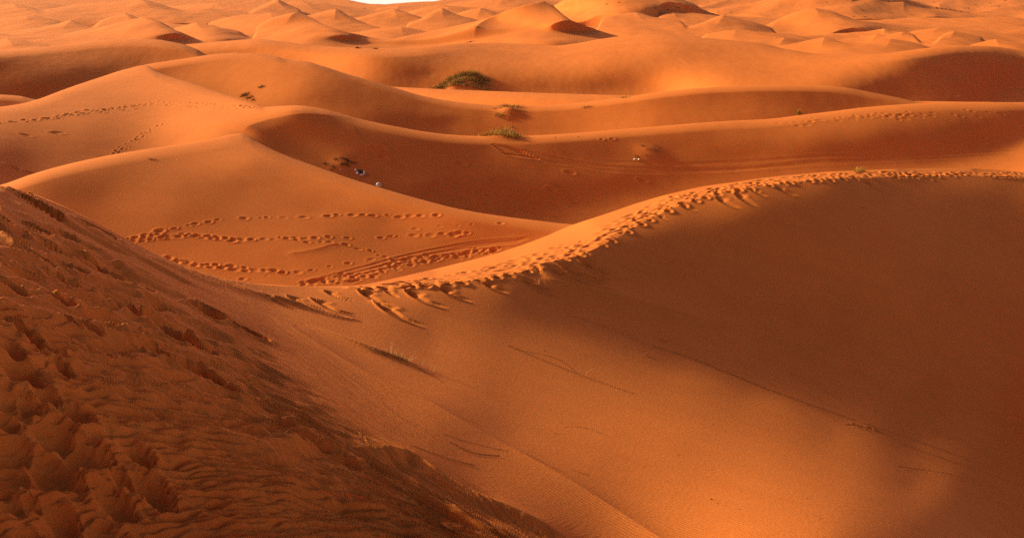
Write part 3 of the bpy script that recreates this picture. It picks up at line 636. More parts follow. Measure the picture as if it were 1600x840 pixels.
sub = np.s_[::1, ::1]
cx = (nx_ > -600) & (nx_ < 1150)
cmin = int(np.nonzero(cx.any(0))[0].min()); cmax = int(np.nonzero(cx.any(0))[0].max()) + 1
fx, fy = nx_[:, cmin:cmax].copy(), ny_[:, cmin:cmax].copy()
N_ST = 14
stp = (fx + 100) / N_ST
for _ in range(N_ST):
    m_ = slope_field(fx, fy)
    fy = fy - m_ * stp
    fx = fx - stp
phi = fy
px_ = nx_[:, cmin:cmax]; Yn = GY[a0:b0, cmin:cmax]; xn = GX[a0:b0, cmin:cmax]
M1c = M1[:, cmin:cmax]
warp = noise(xn * .55 + 9, Yn * .55) * 14 + noise(xn * 1.7, Yn * 1.7 + 5) * 5
sc_ = Yn / F                                     # metres per pixel there
big = noise((phi + warp) / 34, px_ / 170 + 2)
big = big - 0.8 * np.abs(noise((phi + warp * 1.2) / 22 + 50, px_ / 120 + 7))
med = -np.abs(noise((phi + warp) / 13 + 11, px_ / 75 + 3)) + .25 * noise((phi + warp) / 8, px_ / 50)
q_ = (phi + warp * .8 + 6 * noise(px_ / 60, phi / 40)) / 11.0
rip = np.abs(np.sin(math.pi * (q_ + .9 * noise(px_ / 45 + 4, phi / 30 + 8))))
Mrip = smooth(30, 130, inside[:, cmin:cmax]) * smooth(-.35, .2, noise(xn * .5 + 3, Yn * .5) + .18 * smooth(560, 760, ny_[:, cmin:cmax]) + .1)
fine_ = noise((phi + warp) / 4.2, px_ / 34)
near_amt = M1c * (big * 19.0 + med * 27.0 + fine_ * 3.5) * sc_ - Mrip * rip * 10.0 * sc_
DZ[a0:b0, cmin:cmax] += near_amt
# faint combed lines on the smooth shoulder
M2c = smooth(-110, -20, inside[:, cmin:cmax]) * (1 - M1c) * smooth(700, 950, 1500 - px_)
DZ[a0:b0, cmin:cmax] += M2c * (fine_ * .8 + .9 * noise((phi + warp * .3) / 7, px_ / 140)) * sc_

holl = [(80, 666, 33, 17), (125, 697, 35, 17), (77, 720, 36, 20), (13, 685, 32, 20), (12, 725, 32, 17), (52, 742, 24, 12), (17, 778, 24, 11), (180, 780, 28, 12), (95, 802, 30, 11), (105, 826, 34, 13),
        (160, 836, 32, 15), (195, 738, 34, 9), (232, 752, 34, 13), (55, 838, 26, 10), (48, 783, 20, 8), (0, 640, 26, 12), (30, 628, 20, 9), (105, 432, 30, 11), (85, 460, 25, 9), (15, 495, 22, 8), (325, 487, 30, 10),
        (195, 472, 32, 10), (250, 474, 20, 8), (60, 525, 20, 6), (32, 571, 34, 15), (92, 562, 20, 6), (20, 538, 25, 10), (80, 537, 22, 8), (100, 577, 15, 6), (37, 508, 25, 7), (135, 507, 20, 6),
        (107, 496, 18, 4), (262, 506, 40, 11), (295, 529, 32, 8), (262, 553, 45, 11), (325, 580, 45, 9), (3, 610, 25, 14), (40, 620, 24, 9), (37, 298, 12, 4), (55, 318, 26, 7), (82, 333, 14, 5),
        (83, 386, 24, 9), (60, 398, 20, 9), (140, 405, 28, 9), (10, 342, 16, 6), (57, 350, 20, 6), (155, 362, 24, 5), (100, 361, 16, 6), (115, 414, 20, 7), (180, 430, 24, 7), (15, 440, 24, 8), (35, 375, 20, 6),
        (215, 445, 20, 6), (390, 520, 26, 6), (150, 540, 22, 6), (-40, 700, 30, 16), (-50, 600, 28, 14), (-60, 800, 34, 16), (60, 700, 22, 11), (110, 745, 20, 9), (150, 700, 24, 10), (215, 700, 26, 9), (250, 775, 24, 8), (120, 640, 24, 10), (70, 610, 20, 8), (0, 755, 20, 10), (120, 870, 36, 16), (20, 880, 36, 16)]
HOL = np.zeros_like(X3[a0:b0])
for hx, hy, rx, ry in holl:
    r, c = locate('near', hx, hy)
    m = GY[r, c] / F
    w = win('near', r, c, rx * m * 2.6)
    dx = GX[w] - GX[r, c]; dy = GY[w] - GY[r, c]
    an = -.25 + R.uniform(-.25, .25); ca, sa = math.cos(an), math.sin(an)
    u = (dx * ca + dy * sa) / (rx * m * 1.08); v = (-dx * sa + dy * ca) / max(ry * m / .42, rx * m * .55)
    wob = 1 + .25 * noise(GX[w] * 5, GY[w] * 5)
    q = np.sqrt(u*u + v*v) * wob
    dep = rx * m * 1.45
    f = -dep * np.exp(-1.2 * q ** 3.2) + dep * .16 * np.exp(-((q - 1.35) / .35) ** 2)
    lw = (slice(w[0].start - a0, w[0].stop - a0), w[1])
    cur = HOL[lw]
    HOL[lw] = np.where(f < 0, np.minimum(cur, f), np.where(cur < 0, cur, np.maximum(cur, f)))
DZ[a0:b0] = DZ[a0:b0] * (1 - .6 * smooth(.02, .10, -HOL)) + HOL
# wind-cut crests in the middle of the near dune
scarp('near', [(500, 668), (540, 682), (590, 704), (620, 706), (650, 716), (690, 745), (740, 775), (800, 800), (860, 830), (930, 870)], .12, .45, .36, side=-1)
scarp('near', [(330, 610), (380, 626), (440, 640), (480, 668), (560, 712), (640, 760), (720, 800), (800, 850)], .09, .35, .26, side=-1)
scarp('near', [(400, 680), (440, 688), (476, 683), (480, 676)], .09, .3, .3, side=-1)
scarp('near', [(380, 755), (450, 762), (520, 765), (560, 785), (620, 806), (700, 850)], .09, .3, .30, side=-1)
scarp('near', [(150, 520), (230, 524), (300, 545), (380, 566), (420, 590)], .08, .4, .28, side=-1)
scarp('near', [(20, 330), (80, 352), (150, 385), (210, 425), (300, 470), (380, 520)], .09, .4, .35, side=-1)
scarp('near', [(120, 345), (200, 392), (270, 428), (330, 462)], .07, .5, .3, side=-1)
scarp('near', [(10, 296), (60, 318), (120, 352), (180, 385), (230, 412)], .10, .4, .35, side=-1)
for i in range(9):
    x0 = 225 + i * 28; y0 = 394 + i * 9.5
    ridge('near', [(x0, y0 + 2), (x0 + 60, y0 + 30 - i), (x0 + 120, y0 + 56 - i * 3)], .05 + .02 * R.random(), .22, .12)
# the shoulder: soft crest line where the near dune breaks to the slip face
ridge('near', [(330, 436), (400, 480), (500, 543), (575, 589), (670, 632), (740, 672), (800, 705), (900, 762), (1020, 841), (1120, 905)], .12, .7, 1.3, .3, .05)
# sand drift behind the dry twigs
ridge('near', [(470, 503), (520, 524), (560, 541), (600, 556), (632, 567), (690, 592)], .16, .42, .20, .5, .4)
# slumps
for h_, t_, w_ in [((410, 458), (474, 487), 7), ((447, 460), (517, 486), 8), ((484, 464), (572, 495), 9), ((560, 452), (624, 479), 9), ((585, 468), (674, 513), 12), ((505, 452), (560, 470), 7), ((633, 452), (706, 482), 10), ((684, 447), (744, 472), 9), ((600, 452), (628, 466), 6),
                   ((752, 439), (800, 458), 8), ((812, 432), (874, 463), 9), ((850, 418), (925, 452), 12), ((870, 414), (965, 456), 13), ((905, 404), (960, 440), 12), ((1066, 321), (1092, 329), 5), ((1030, 338), (1045, 343), 4), ((1118, 306), (1162, 326), 7),
                   ((1148, 299), (1190, 325), 7), ((1172, 294), (1204, 308), 6), ((1208, 290), (1252, 306), 6), ((1296, 281), (1316, 290), 4), ((1250, 285), (1264, 289), 3), ((1346, 279), (1394, 301), 8), ((1365, 280), (1396, 292), 5)]:
    tongue(h_, t_, w_ * 1.4, .013 * w_)
# low fold running out across the slip face
ridge('near', [(822, 428), (865, 445), (912, 457), (950, 464), (1000, 477), (1100, 503), (1200, 528), (1330, 560)], .28, 3.0, 1.6, .08, .7)
# rolled trails and scratches down the slope
for pts, wd, dp in [([(800, 545), (870, 560), (912, 588)], .07, .02), ([(790, 538), (915, 589), (1000, 618)], .06, .022), ([(880, 490), (960, 517), (1010, 538)], .06, .018), ([(1013, 539), (1060, 553), (1130, 580), (1200, 608), (1280, 637), (1345, 660)], .10, .022),
                    ([(1345, 660), (1400, 678), (1470, 702), (1540, 728), (1620, 752)], .12, .022), ([(1400, 690), (1500, 725), (1620, 765)], .08, .03), ([(1320, 662), (1365, 670)], .1, .04), ([(1030, 531), (1042, 536)], .06, .04),
                    ([(1400, 728), (1480, 740), (1560, 760)], .07, .025), ([(700, 690), (740, 710), (785, 717)], .05, .03), ([(640, 697), (700, 718), (745, 730)], .06, .035), ([(690, 678), (720, 690), (800, 712)], .04, .02),
                    ([(880, 668), (900, 667), (960, 684)], .04, .015), ([(890, 735), (925, 745)], .04, .02), ([(820, 712), (855, 732), (880, 742)], .04, .03), ([(1010, 555), (1030, 565)], .05, .03), ([(650, 575), (700, 600)], .05, .03), ([(545, 565), (575, 585)], .05, .02)]:
    groove('near', pts, wd, dp * (.9 if dp == .022 else .5), .45)
for x, y in [(1345, 667), (1360, 669), (1370, 672), (1338, 664)]:
    stamp('near', x, y, .16, .12, .08, rim=.4)

# --- strip along the crest, trodden by many feet
def lerp_strip(px, f):
    top = float(np.interp(px, [500, 640, 760, 850, 950, 1050, 1150, 1250, 1350, 1600], [447, 430, 401, 371, 334, 303, 285, 273, 267, 270]))
    bot = float(np.interp(px, [500, 600, 680, 740, 800, 860, 900, 950, 1000, 1050, 1100, 1150, 1200, 1250, 1300, 1345, 1450, 1600], [448, 450, 445, 438, 428, 412, 402, 378, 350, 325, 308, 297, 289, 283, 279, 277, 275, 277]))
    return top + (bot - top) * f


for i in range(400):
    px = 600 + 1000 * R.random() ** 1.05
    lo = float(np.interp(px, [600, 760, 900, 1000, 1100, 1600], [.5, .5, .45, .30, .1, .05]))
    f = lo + (0.93 - lo) * R.random()
    y = lerp_strip(px, f)
    r, c = locate('strip', px, y)
    sz = R.uniform(.20, .36)
    stamp('strip', px, y, sz * 1.3, sz * .8, R.uniform(.04, .10), ang=R.uniform(.3, 1.5), rim=.3)
for i in range(40):                                  # prints breaking the crest edge itself
    px = 560 + 800 * i / 40 + R.uniform(-8, 8)
    y = lerp_strip(px, .98)
    stamp('strip', px, y, .3, .28, R.uniform(.05, .16), rim=.5)
    stamp('near', px, y + 1.5, .3, .28, R.uniform(.05, .16), rim=.5)
for i in range(46):
    px = 1395 + 200 * R.random()
    y = 268 + 5 * R.random() + (px - 1395) * .015
    stamp('near' if R.random() < .5 else 'strip', px, y + 6 if R.random() < .3 else y, .34, .3, R.uniform(.05, .12), rim=.4)

# --- plain: trails, path, wheel marks, ripples
T_ = lambda *a, **k: trail('plain', *a, **k)
T_([(198, 372), (230, 365), (270, 357), (320, 348), (370, 342), (430, 340), (500, 338), (550, 336), (620, 337), (700, 336)], .95, .30, .075, skip=.12)
T_([(205, 376), (240, 371), (290, 369), (340, 374), (400, 374), (450, 373), (500, 371), (560, 372), (640, 368), (700, 366), (760, 362)], .8, .28, .07, skip=.15)
T_([(210, 371), (235, 368), (275, 365), (330, 370), (360, 374), (395, 375)], .6, .30, .09, skip=.05)
T_([(222, 377), (260, 370), (300, 368), (350, 374)], .6, .28, .08, skip=.05)
T_([(440, 372), (480, 377), (520, 379), (550, 385), (580, 393), (605, 402), (625, 408)], 1.0, .30, .08)
T_([(262, 404), (290, 411), (330, 415), (370, 416), (400, 422), (430, 424), (470, 425)], .7, .30, .09, skip=.05)
T_([(270, 403), (300, 413), (345, 419), (400, 425)], .7, .28, .08)
T_([(380, 436), (430, 428), (480, 422), (540, 412), (620, 395)], 1.6, .28, .05, skip=.3)
T_([(620, 360), (700, 352), (800, 350)], 1.3, .25, .04, skip=.3)
for i in range(150):
    q = R.random()
    px = 470 + 310 * q
    y = float(np.interp(px, [470, 560, 640, 700, 780], [444, 431, 408, 400, 390])) + R.gauss(0, 3.5) * (1.6 - q)
    stamp('plain', px, y, R.uniform(.2, .34), R.uniform(.14, .26), R.uniform(.02, .07), ang=R.uniform(0,1), rim=.25)
groove('plain', [(460, 446), (520, 434), (580, 419), (640, 403), (700, 391), (760, 382), (820, 376)], .22, .035)
groove('plain', [(470, 442), (520, 430), (580, 414), (640, 398), (700, 386), (760, 378), (830, 372)], .20, .03)
ridge('plain', [(440, 398), (500, 388), (520, 381), (540, 384)], .05, .3, .3)
a1, b1 = INFO['plain']
xq, yq = GX[a1:b1], GY[a1:b1]
# third face: wheel tracks
groove('third', [(786, 226), (820, 236), (850, 244), (900, 254), (950, 261), (1000, 264), (1060, 265.5), (1120, 265), (1180, 261.5), (1230, 257), (1280, 252), (1350, 249), (1450, 243), (1600, 236), (1720, 230)], .38, .024, .5)
groove('third', [(770, 237), (800, 243), (850, 251), (900, 258), (950, 266), (1020, 269), (1100, 268), (1160, 265), (1220, 260), (1260, 257), (1330, 253), (1450, 248), (1600, 240), (1720, 235)], .38, .024, .5)
groove('third', [(940, 252), (1000, 254), (1070, 256), (1130, 254), (1200, 250), (1300, 244), (1400, 243), (1500, 239), (1600, 234), (1720, 228)], .36, .02, .5)
for i in range(6):
    groove('third', [(765 + i * 4, 225 + i * 3), (790 + i * 5, 229 + i * 3), (820 + i * 5, 238 + i * 2)], .3, .10)
for i in range(70):                                  # prints high on the right
    px = R.choice([R.uniform(1210, 1400), R.uniform(1280, 1590), R.uniform(1330, 1480)])
    y = float(np.interp(px, [1210, 1280, 1360, 1450, 1600], [196, 189, 183, 179, 176])) + R.gauss(0, 3)
    stamp('third', px, y, R.uniform(.35, .6), .36, R.uniform(.03, .08), rim=.3)
T3 = lambda *a, **k: trail('third', *a, **k)
T3([(-10, 193), (40, 188), (80, 184), (120, 179), (160, 172), (200, 165), (240, 160), (300, 161), (360, 166), (400, 169)], 1.0, .40, .12, skip=.05)
T3([(40, 190), (80, 184), (115, 176), (150, 172), (200, 167), (250, 164), (300, 167), (350, 170), (400, 171)], 1.3, .42, .12, skip=.15)
T3([(90, 184), (150, 177), (210, 172), (280, 171)], 1.2, .36, .09, skip=.3)
T3([(176, 240), (190, 231), (210, 219), (225, 208), (245, 198), (262, 190)], .9, .30, .10)
T3([(180, 241), (200, 229), (222, 212), (240, 204)], 1.1, .30, .08)
T3([(830, 214), (900, 214), (960, 217), (1010, 216)], 1.6, .35, .08, skip=.3)
for x, y in [(85, 208), (92, 207), (40, 211), (48, 270), (20, 262), (545, 262), (720, 256), (585, 231), (598, 233), (890, 269), (1004, 282), (862, 296), (600, 306 - 60)]:
    stamp('third', x, y, .7, .35, .12, rim=.3)
ridge('third', [(372, 210), (384, 205), (402, 198), (435, 190), (475, 184), (520, 183), (570, 190)], .55, 7.0, 3.0, .10, .55)
# hummocks held together by the grass
stamp('sixth', 727, 141, 5.6, 4.4, -2.6, rim=0.0, power=2.2)
stamp('sixth', 705, 144, 3.0, 3.0, -1.5, rim=0.0, power=2.2)
stamp('sixth', 757, 145, 4.0, 3.0, -1.0, rim=0.0, power=2.2)
stamp('fourth', 795, 176, 2.4, 2.0, -.8, rim=0.0)
stamp('third', 783, 216, 2.6, 1.6, -.45, rim=0.0)
stamp('third', 535, 262, 2.2, 2.2, -.35, rim=0.0)
stamp('third', 1015, 240, 2.4, 2.0, -.3, rim=0.0)

# --- broad small-scale unevenness everywhere, growing with distance
for nm, (a, b) in INFO.items():
    x, y = GX[a:b], GY[a:b]
    if nm.startswith('far'):
        DZ[a:b] += .9 * noise(x / 30, y / 50) + .35 * noise(x / 12, y / 22)
        if nm in ('far_f', 'far_g'):
            q = (x * .8 - y * .35)
            DZ[a:b] += smooth(900, 1150, PXX[a:b]) * (9.0 * (.4 - np.abs(noise(q / 120 + 1, y / 420))) + 4 * noise(q / 50, y / 160))
    elif nm in ('plain', 'third', 'fourth', 'fifth', 'sixth'):
        A = dict(plain=.015, third=.025, fourth=.04, fifth=.06, sixth=.07)[nm]
        DZ[a:b] += A * (noise(x / 5, y / 9) + .5 * noise(x / 2.2, y / 3.5))

# sharp spurs running down from the far peaks towards the viewer
for nm, bx, by, xl, xr_, hh, Yd in ARETES:
    if hh < 3 or bx == 853: continue
    k = Yd / F
    sw = (xr_ - xl) * R.uniform(-.16, .22)
    drop = min(hh * 1.1, 16)
    ridge(nm, [(bx, by + .4), (bx + sw * .2, by + drop * .35), (bx + sw, by + drop)], hh * k * .20, (bx - xl) * k * .42, (xr_ - bx) * k * .34, .01, .5)

ridge('far_a', [(853, 16), (815, 26), (780, 38), (755, 48), (738, 64)], 6.0, 16, 40, .01, .1)

Z3 = Z3 + DZ


def build_ground():
    nr, nc = X3.shape
    me = bpy.data.meshes.new('ground')
    co = np.stack([X3, YY, Z3 + CAMZ], -1).reshape(-1, 3).astype(np.float32)
    me.vertices.add(nr * nc)
    me.vertices.foreach_set('co', co.ravel())
    idx = np.arange(nr * nc, dtype=np.int32).reshape(nr, nc)
    q = np.stack([idx[:-1, :-1], idx[:-1, 1:], idx[1:, 1:], idx[1:, :-1]], -1).reshape(-1, 4)
    nq = len(q)
    me.loops.add(nq * 4); me.loops.foreach_set('vertex_index', q.ravel())
    me.polygons.add(nq)
    me.polygons.foreach_set('loop_start', np.arange(0, nq * 4, 4, dtype=np.int32))
    me.polygons.foreach_set('loop_total', np.full(nq, 4, dtype=np.int32))
    me.polygons.foreach_set('use_smooth', np.ones(nq, dtype=bool))
    me.update()
    ob = bpy.data.objects.new('ground', me)
    COL.objects.link(ob)
    ob['kind'] = 'structure'
    return ob


SAND_A = (0.50, 0.122, 0.020, 1)
SAND_B = (0.72, 0.200, 0.040, 1)


SAND_A = (0.50, 0.122, 0.020, 1)
SAND_B = (0.72, 0.200, 0.040, 1)


SAND_A = (0.50, 0.122, 0.020, 1)
SAND_B = (0.72, 0.200, 0.040, 1)


SAND_A = (0.50, 0.122, 0.020, 1)
SAND_B = (0.72, 0.200, 0.040, 1)


SAND_A = (0.50, 0.122, 0.020, 1)
SAND_B = (0.72, 0.200, 0.040, 1)


SAND_A = (0.50, 0.122, 0.020, 1)
SAND_B = (0.72, 0.200, 0.040, 1)


SAND_A = (0.50, 0.122, 0.020, 1)
SAND_B = (0.72, 0.200, 0.040, 1)


SAND_A = (0.50, 0.122, 0.020, 1)
SAND_B = (0.72, 0.200, 0.040, 1)


SAND_A = (0.50, 0.122, 0.020, 1)
SAND_B = (0.72, 0.200, 0.040, 1)


SAND_A = (0.50, 0.122, 0.020, 1)
SAND_B = (0.72, 0.200, 0.040, 1)


SAND_A = (0.50, 0.122, 0.020, 1)
SAND_B = (0.72, 0.200, 0.040, 1)


def mat_sand():
    m = bpy.data.materials.new('sand')
    m.use_nodes = True
    t = m.node_tree; N = t.nodes; K = t.links
    b = N['Principled BSDF']
    b.inputs['Roughness'].default_value = 0.9
    b.inputs['Specular IOR Level'].default_value = 0.12
    tc = N.new('ShaderNodeTexCoord')

    def nz(scale, detail=2.0, rough=.5, mapping=None):
        n = N.new('ShaderNodeTexNoise'); n.inputs['Scale'].default_value = scale
        n.inputs['Detail'].default_value = detail; n.inputs['Roughness'].default_value = rough
        K.new((mapping or tc).outputs['Object'] if mapping is None else mapping.outputs[0], n.inputs['Vector'])
        return n

    def math_(op, a, bb):
        n = N.new('ShaderNodeMath'); n.operation = op
        for i, v in enumerate((a, bb)):
            if isinstance(v, (int, float)): n.inputs[i].default_value = v
            else: K.new(v, n.inputs[i])
        return n.outputs[0]

    # grains and drifts of slightly different sand
    g1 = nz(.045, 3); g2 = nz(.7, 3); g3 = nz(9.0, 5, .75); g4 = nz(130.0, 2, .8)
    v = math_('ADD', math_('MULTIPLY', math_('SUBTRACT', g1.outputs[0], .5), .55), math_('MULTIPLY', math_('SUBTRACT', g2.outputs[0], .5), .30))
    v = math_('ADD', v, math_('MULTIPLY', math_('SUBTRACT', g3.outputs[0], .5), .65))
    v = math_('ADD', v, math_('MULTIPLY', math_('SUBTRACT', g4.outputs[0], .5), .45))
    v = math_('ADD', v, .5)
    cr = N.new('ShaderNodeValToRGB')
    cr.color_ramp.elements[0].position = .15; cr.color_ramp.elements[1].position = .85
    cr.color_ramp.elements[0].color = SAND_A; cr.color_ramp.elements[1].color = SAND_B
    K.new(v, cr.inputs[0]); K.new(cr.outputs[0], b.inputs['Base Color'])
    # wind ripples: fine bands that come and go
    mp = N.new('ShaderNodeMapping'); K.new(tc.outputs['Object'], mp.inputs['Vector'])
    mp.inputs['Rotation'].default_value = (0, 0, math.radians(28))
    mp.inputs['Scale'].default_value = (1, .55, .2)
    wv = N.new('ShaderNodeTexWave'); wv.wave_type = 'BANDS'; wv.bands_direction = 'X'
    wv.inputs['Scale'].default_value = 2.4; wv.inputs['Distortion'].default_value = 5.0; wv.inputs['Detail'].default_value = 2.0; wv.inputs['Detail Scale'].default_value = .6
    K.new(mp.outputs[0], wv.inputs['Vector'])
    mk = nz(.06, 2)
    mr = N.new('ShaderNodeMapRange'); mr.inputs['From Min'].default_value = .45; mr.inputs['From Max'].default_value = .62
    K.new(mk.outputs[0], mr.inputs['Value'])
    # ripples are best developed on the open plain
    sp = N.new('ShaderNodeSeparateXYZ'); K.new(tc.outputs['Object'], sp.inputs[0])
    py_ = N.new('ShaderNodeMapRange'); py_.inputs['From Min'].default_value = 40; py_.inputs['From Max'].default_value = 46; K.new(sp.outputs['Y'], py_.inputs['Value'])
    pz_ = N.new('ShaderNodeMapRange'); pz_.inputs['From Min'].default_value = 84; pz_.inputs['From Max'].default_value = 66; K.new(sp.outputs['Y'], pz_.inputs['Value'])
    px_n = N.new('ShaderNodeMapRange'); px_n.inputs['From Min'].default_value = 2; px_n.inputs['From Max'].default_value = -4; K.new(sp.outputs['X'], px_n.inputs['Value'])
    plain_m = math_('MULTIPLY', math_('MULTIPLY', py_.outputs[0], pz_.outputs[0]), px_n.outputs[0])
    msk = math_('ADD', math_('MULTIPLY', mr.outputs[0], .012), math_('MULTIPLY', plain_m, .22))
    h = math_('MULTIPLY', math_('MULTIPLY', wv.outputs['Fac'], msk), .022)
    mp2 = N.new('ShaderNodeMapping'); K.new(tc.outputs['Object'], mp2.inputs['Vector'])
    mp2.inputs['Rotation'].default_value = (0, 0, math.radians(-62)); mp2.inputs['Scale'].default_value = (1, .5, .3)
    w2 = N.new('ShaderNodeTexWave'); w2.wave_type = 'BANDS'; w2.bands_direction = 'X'
    w2.inputs['Scale'].default_value = 3.4; w2.inputs['Distortion'].default_value = 6.0; w2.inputs['Detail'].default_value = 2.5; w2.inputs['Detail Scale'].default_value = .5
    K.new(mp2.outputs[0], w2.inputs['Vector'])
    h = math_('ADD', h, math_('MULTIPLY', math_('MULTIPLY', w2.outputs['Fac'], mr.outputs[0]), .0065))
    h = math_('ADD', h, math_('MULTIPLY', g3.outputs[0], .014))
    h = math_('ADD', h, math_('MULTIPLY', g4.outputs[0], .0022))
    bp = N.new('ShaderNodeBump'); bp.inputs['Distance'].default_value = 1.0; bp.inputs['Strength'].default_value = 1.0
    K.new(h, bp.inputs['Height']); K.new(bp.outputs[0], b.inputs['Normal'])
    return m


ground = build_ground()
ground.data.materials.append(mat_sand())

# ------------------------------------------------------------------ plants, rubbish and stones
def simple_mat(name, col, col2=None, rough=.8, scale=6.0, spec=.2, trans=0.0):
    m = bpy.data.materials.new(name)
    m.use_nodes = True
    t = m.node_tree; b = t.nodes['Principled BSDF']
    b.inputs['Roughness'].default_value = rough
    b.inputs['Specular IOR Level'].default_value = spec
    nz = t.nodes.new('ShaderNodeTexNoise'); nz.inputs['Scale'].default_value = scale; nz.inputs['Detail'].default_value = 4
    cr = t.nodes.new('ShaderNodeValToRGB')
    cr.color_ramp.elements[0].position = .35; cr.color_ramp.elements[1].position = .65
    cr.color_ramp.elements[0].color = (*col, 1); cr.color_ramp.elements[1].color = (*(col2 or col), 1)
    tc = t.nodes.new('ShaderNodeTexCoord')
    t.links.new(tc.outputs['Object'], nz.inputs['Vector'])
    t.links.new(nz.outputs[0], cr.inputs[0]); t.links.new(cr.outputs[0], b.inputs['Base Color'])
    return m


M_OLIVE = simple_mat('olive_grass', (.26, .125, .03), (.46, .24, .06), scale=1.2)
M_STRAW = simple_mat('straw', (.55, .33, .08), (.36, .21, .04), scale=3)
M_GREEN = simple_mat('fresh_grass', (.30, .175, .028), (.50, .29, .055), scale=3)
M_TWIG = simple_mat('dry_twig', (.16, .075, .03), (.09, .04, .018), scale=8)
M_PALE = simple_mat('bleached_twig', (.62, .42, .24), (.5, .3, .15), scale=8)
M_SCRUB = simple_mat('dark_scrub', (.07, .035, .012), (.13, .075, .02), scale=3)
M_WHITE = simple_mat('white_plastic', (.80, .78, .80), (.66, .66, .72), rough=.4, scale=5, spec=.5)
M_BLUE = simple_mat('blue_plastic', (.12, .2, .45), (.2, .3, .55), rough=.4, scale=5, spec=.5)
M_DARK = simple_mat('dark_cloth', (.03, .025, .025), (.07, .05, .04), rough=.9, scale=7)
M_STONE = simple_mat('dark_stone', (.05, .03, .02), (.09, .05, .03), rough=.9, scale=20)


def z_at(name, x, y):
    a, b = INFO[name]
    c = int(np.clip(np.searchsorted(S, x / y), 1, NC - 2))
    col = YY[a:b, c]
    i = int(np.clip(np.searchsorted(col, y), 1, b - a - 1))
    y0, y1 = col[i-1], col[i]
    q = float(np.clip((y - y0) / max(y1 - y0, 1e-6), 0, 1))
    return float(Z3[a+i-1, c] * (1 - q) + Z3[a+i, c] * q) + CAMZ


def spot(name, px, py):
    r, c = locate(name, px, py)
    return float(X3[r, c]), float(YY[r, c]), float(Z3[r, c]) + CAMZ


def mesh_obj(name, V, Fc, mat, parent=None, smoothf=False):
    me = bpy.data.meshes.new(name)
    me.from_pydata([tuple(v) for v in V], [], [tuple(f) for f in Fc])
    if smoothf:
        me.polygons.foreach_set('use_smooth', [True] * len(me.polygons))
    me.materials.append(mat)
    o = bpy.data.objects.new(name, me); COL.objects.link(o)
    if parent:
        o.parent = parent
    return o


def empty(name, loc, label, cat, group=None):
    o = bpy.data.objects.new(name, None); COL.objects.link(o)
    o.location = loc; o['label'] = label; o['category'] = cat
    if group: o['group'] = group
    return o


def blade(V, Fc, p, h, w, lean, ang, segs=3, curl=1.0):
    """one tapering blade or stalk bending over as it rises"""
    dx, dy = math.cos(ang), math.sin(ang)
    sx, sy = -dy, dx
    n0 = len(V)
    for i in range(segs + 1):
        q = i / segs
        bend = lean * h * q ** (1 + curl)
        ww = w * (1 - q) ** .7 * .5
        zc = p[2] + h * q * (1 - .25 * abs(lean) * q)
        x = p[0] + dx * bend; y = p[1] + dy * bend
        if i == segs:
            V.append((x, y, zc))
        else:
            V.append((x - sx*ww, y - sy*ww, zc)); V.append((x + sx*ww, y + sy*ww, zc))
    for i in range(segs - 1):
        a = n0 + 2*i
        Fc.append((a, a+1, a+3, a+2))
    a = n0 + 2*(segs-1)
    Fc.append((a, a+1, a+2))


def grass(name, lay, clumps, label, cat, parts, group=None):
    """clumps: (px, py, spread x m, spread y m, blade count, height, width); parts: (part name, material, share, height factor, lean)"""
    x0, y0, z0 = spot(lay, clumps[0][0], clumps[0][1])
    root = empty(name, (x0, y0, z0), label, cat, group)
    for pn, mt, share, hf, ln in parts:
        V, Fc = [], []
        for px, py, sx, sy, n, h, w in clumps:
            cx_, cy_, _ = spot(lay, px, py)
            for i in range(int(n * share)):
                x = cx_ + R.gauss(0, sx * .5); y = cy_ + R.gauss(0, sy * .5)
                z = z_at(lay, x, y) - .03
                blade(V, Fc, (x - x0, y - y0, z - z0), 1.35 * h * hf * R.uniform(.5, 1.15), w * R.uniform(.7, 1.3), ln * R.uniform(.2, 1.4), R.uniform(0, 6.28), 3)
        if V:
            mesh_obj(pn, V, Fc, mt, root)
    return root


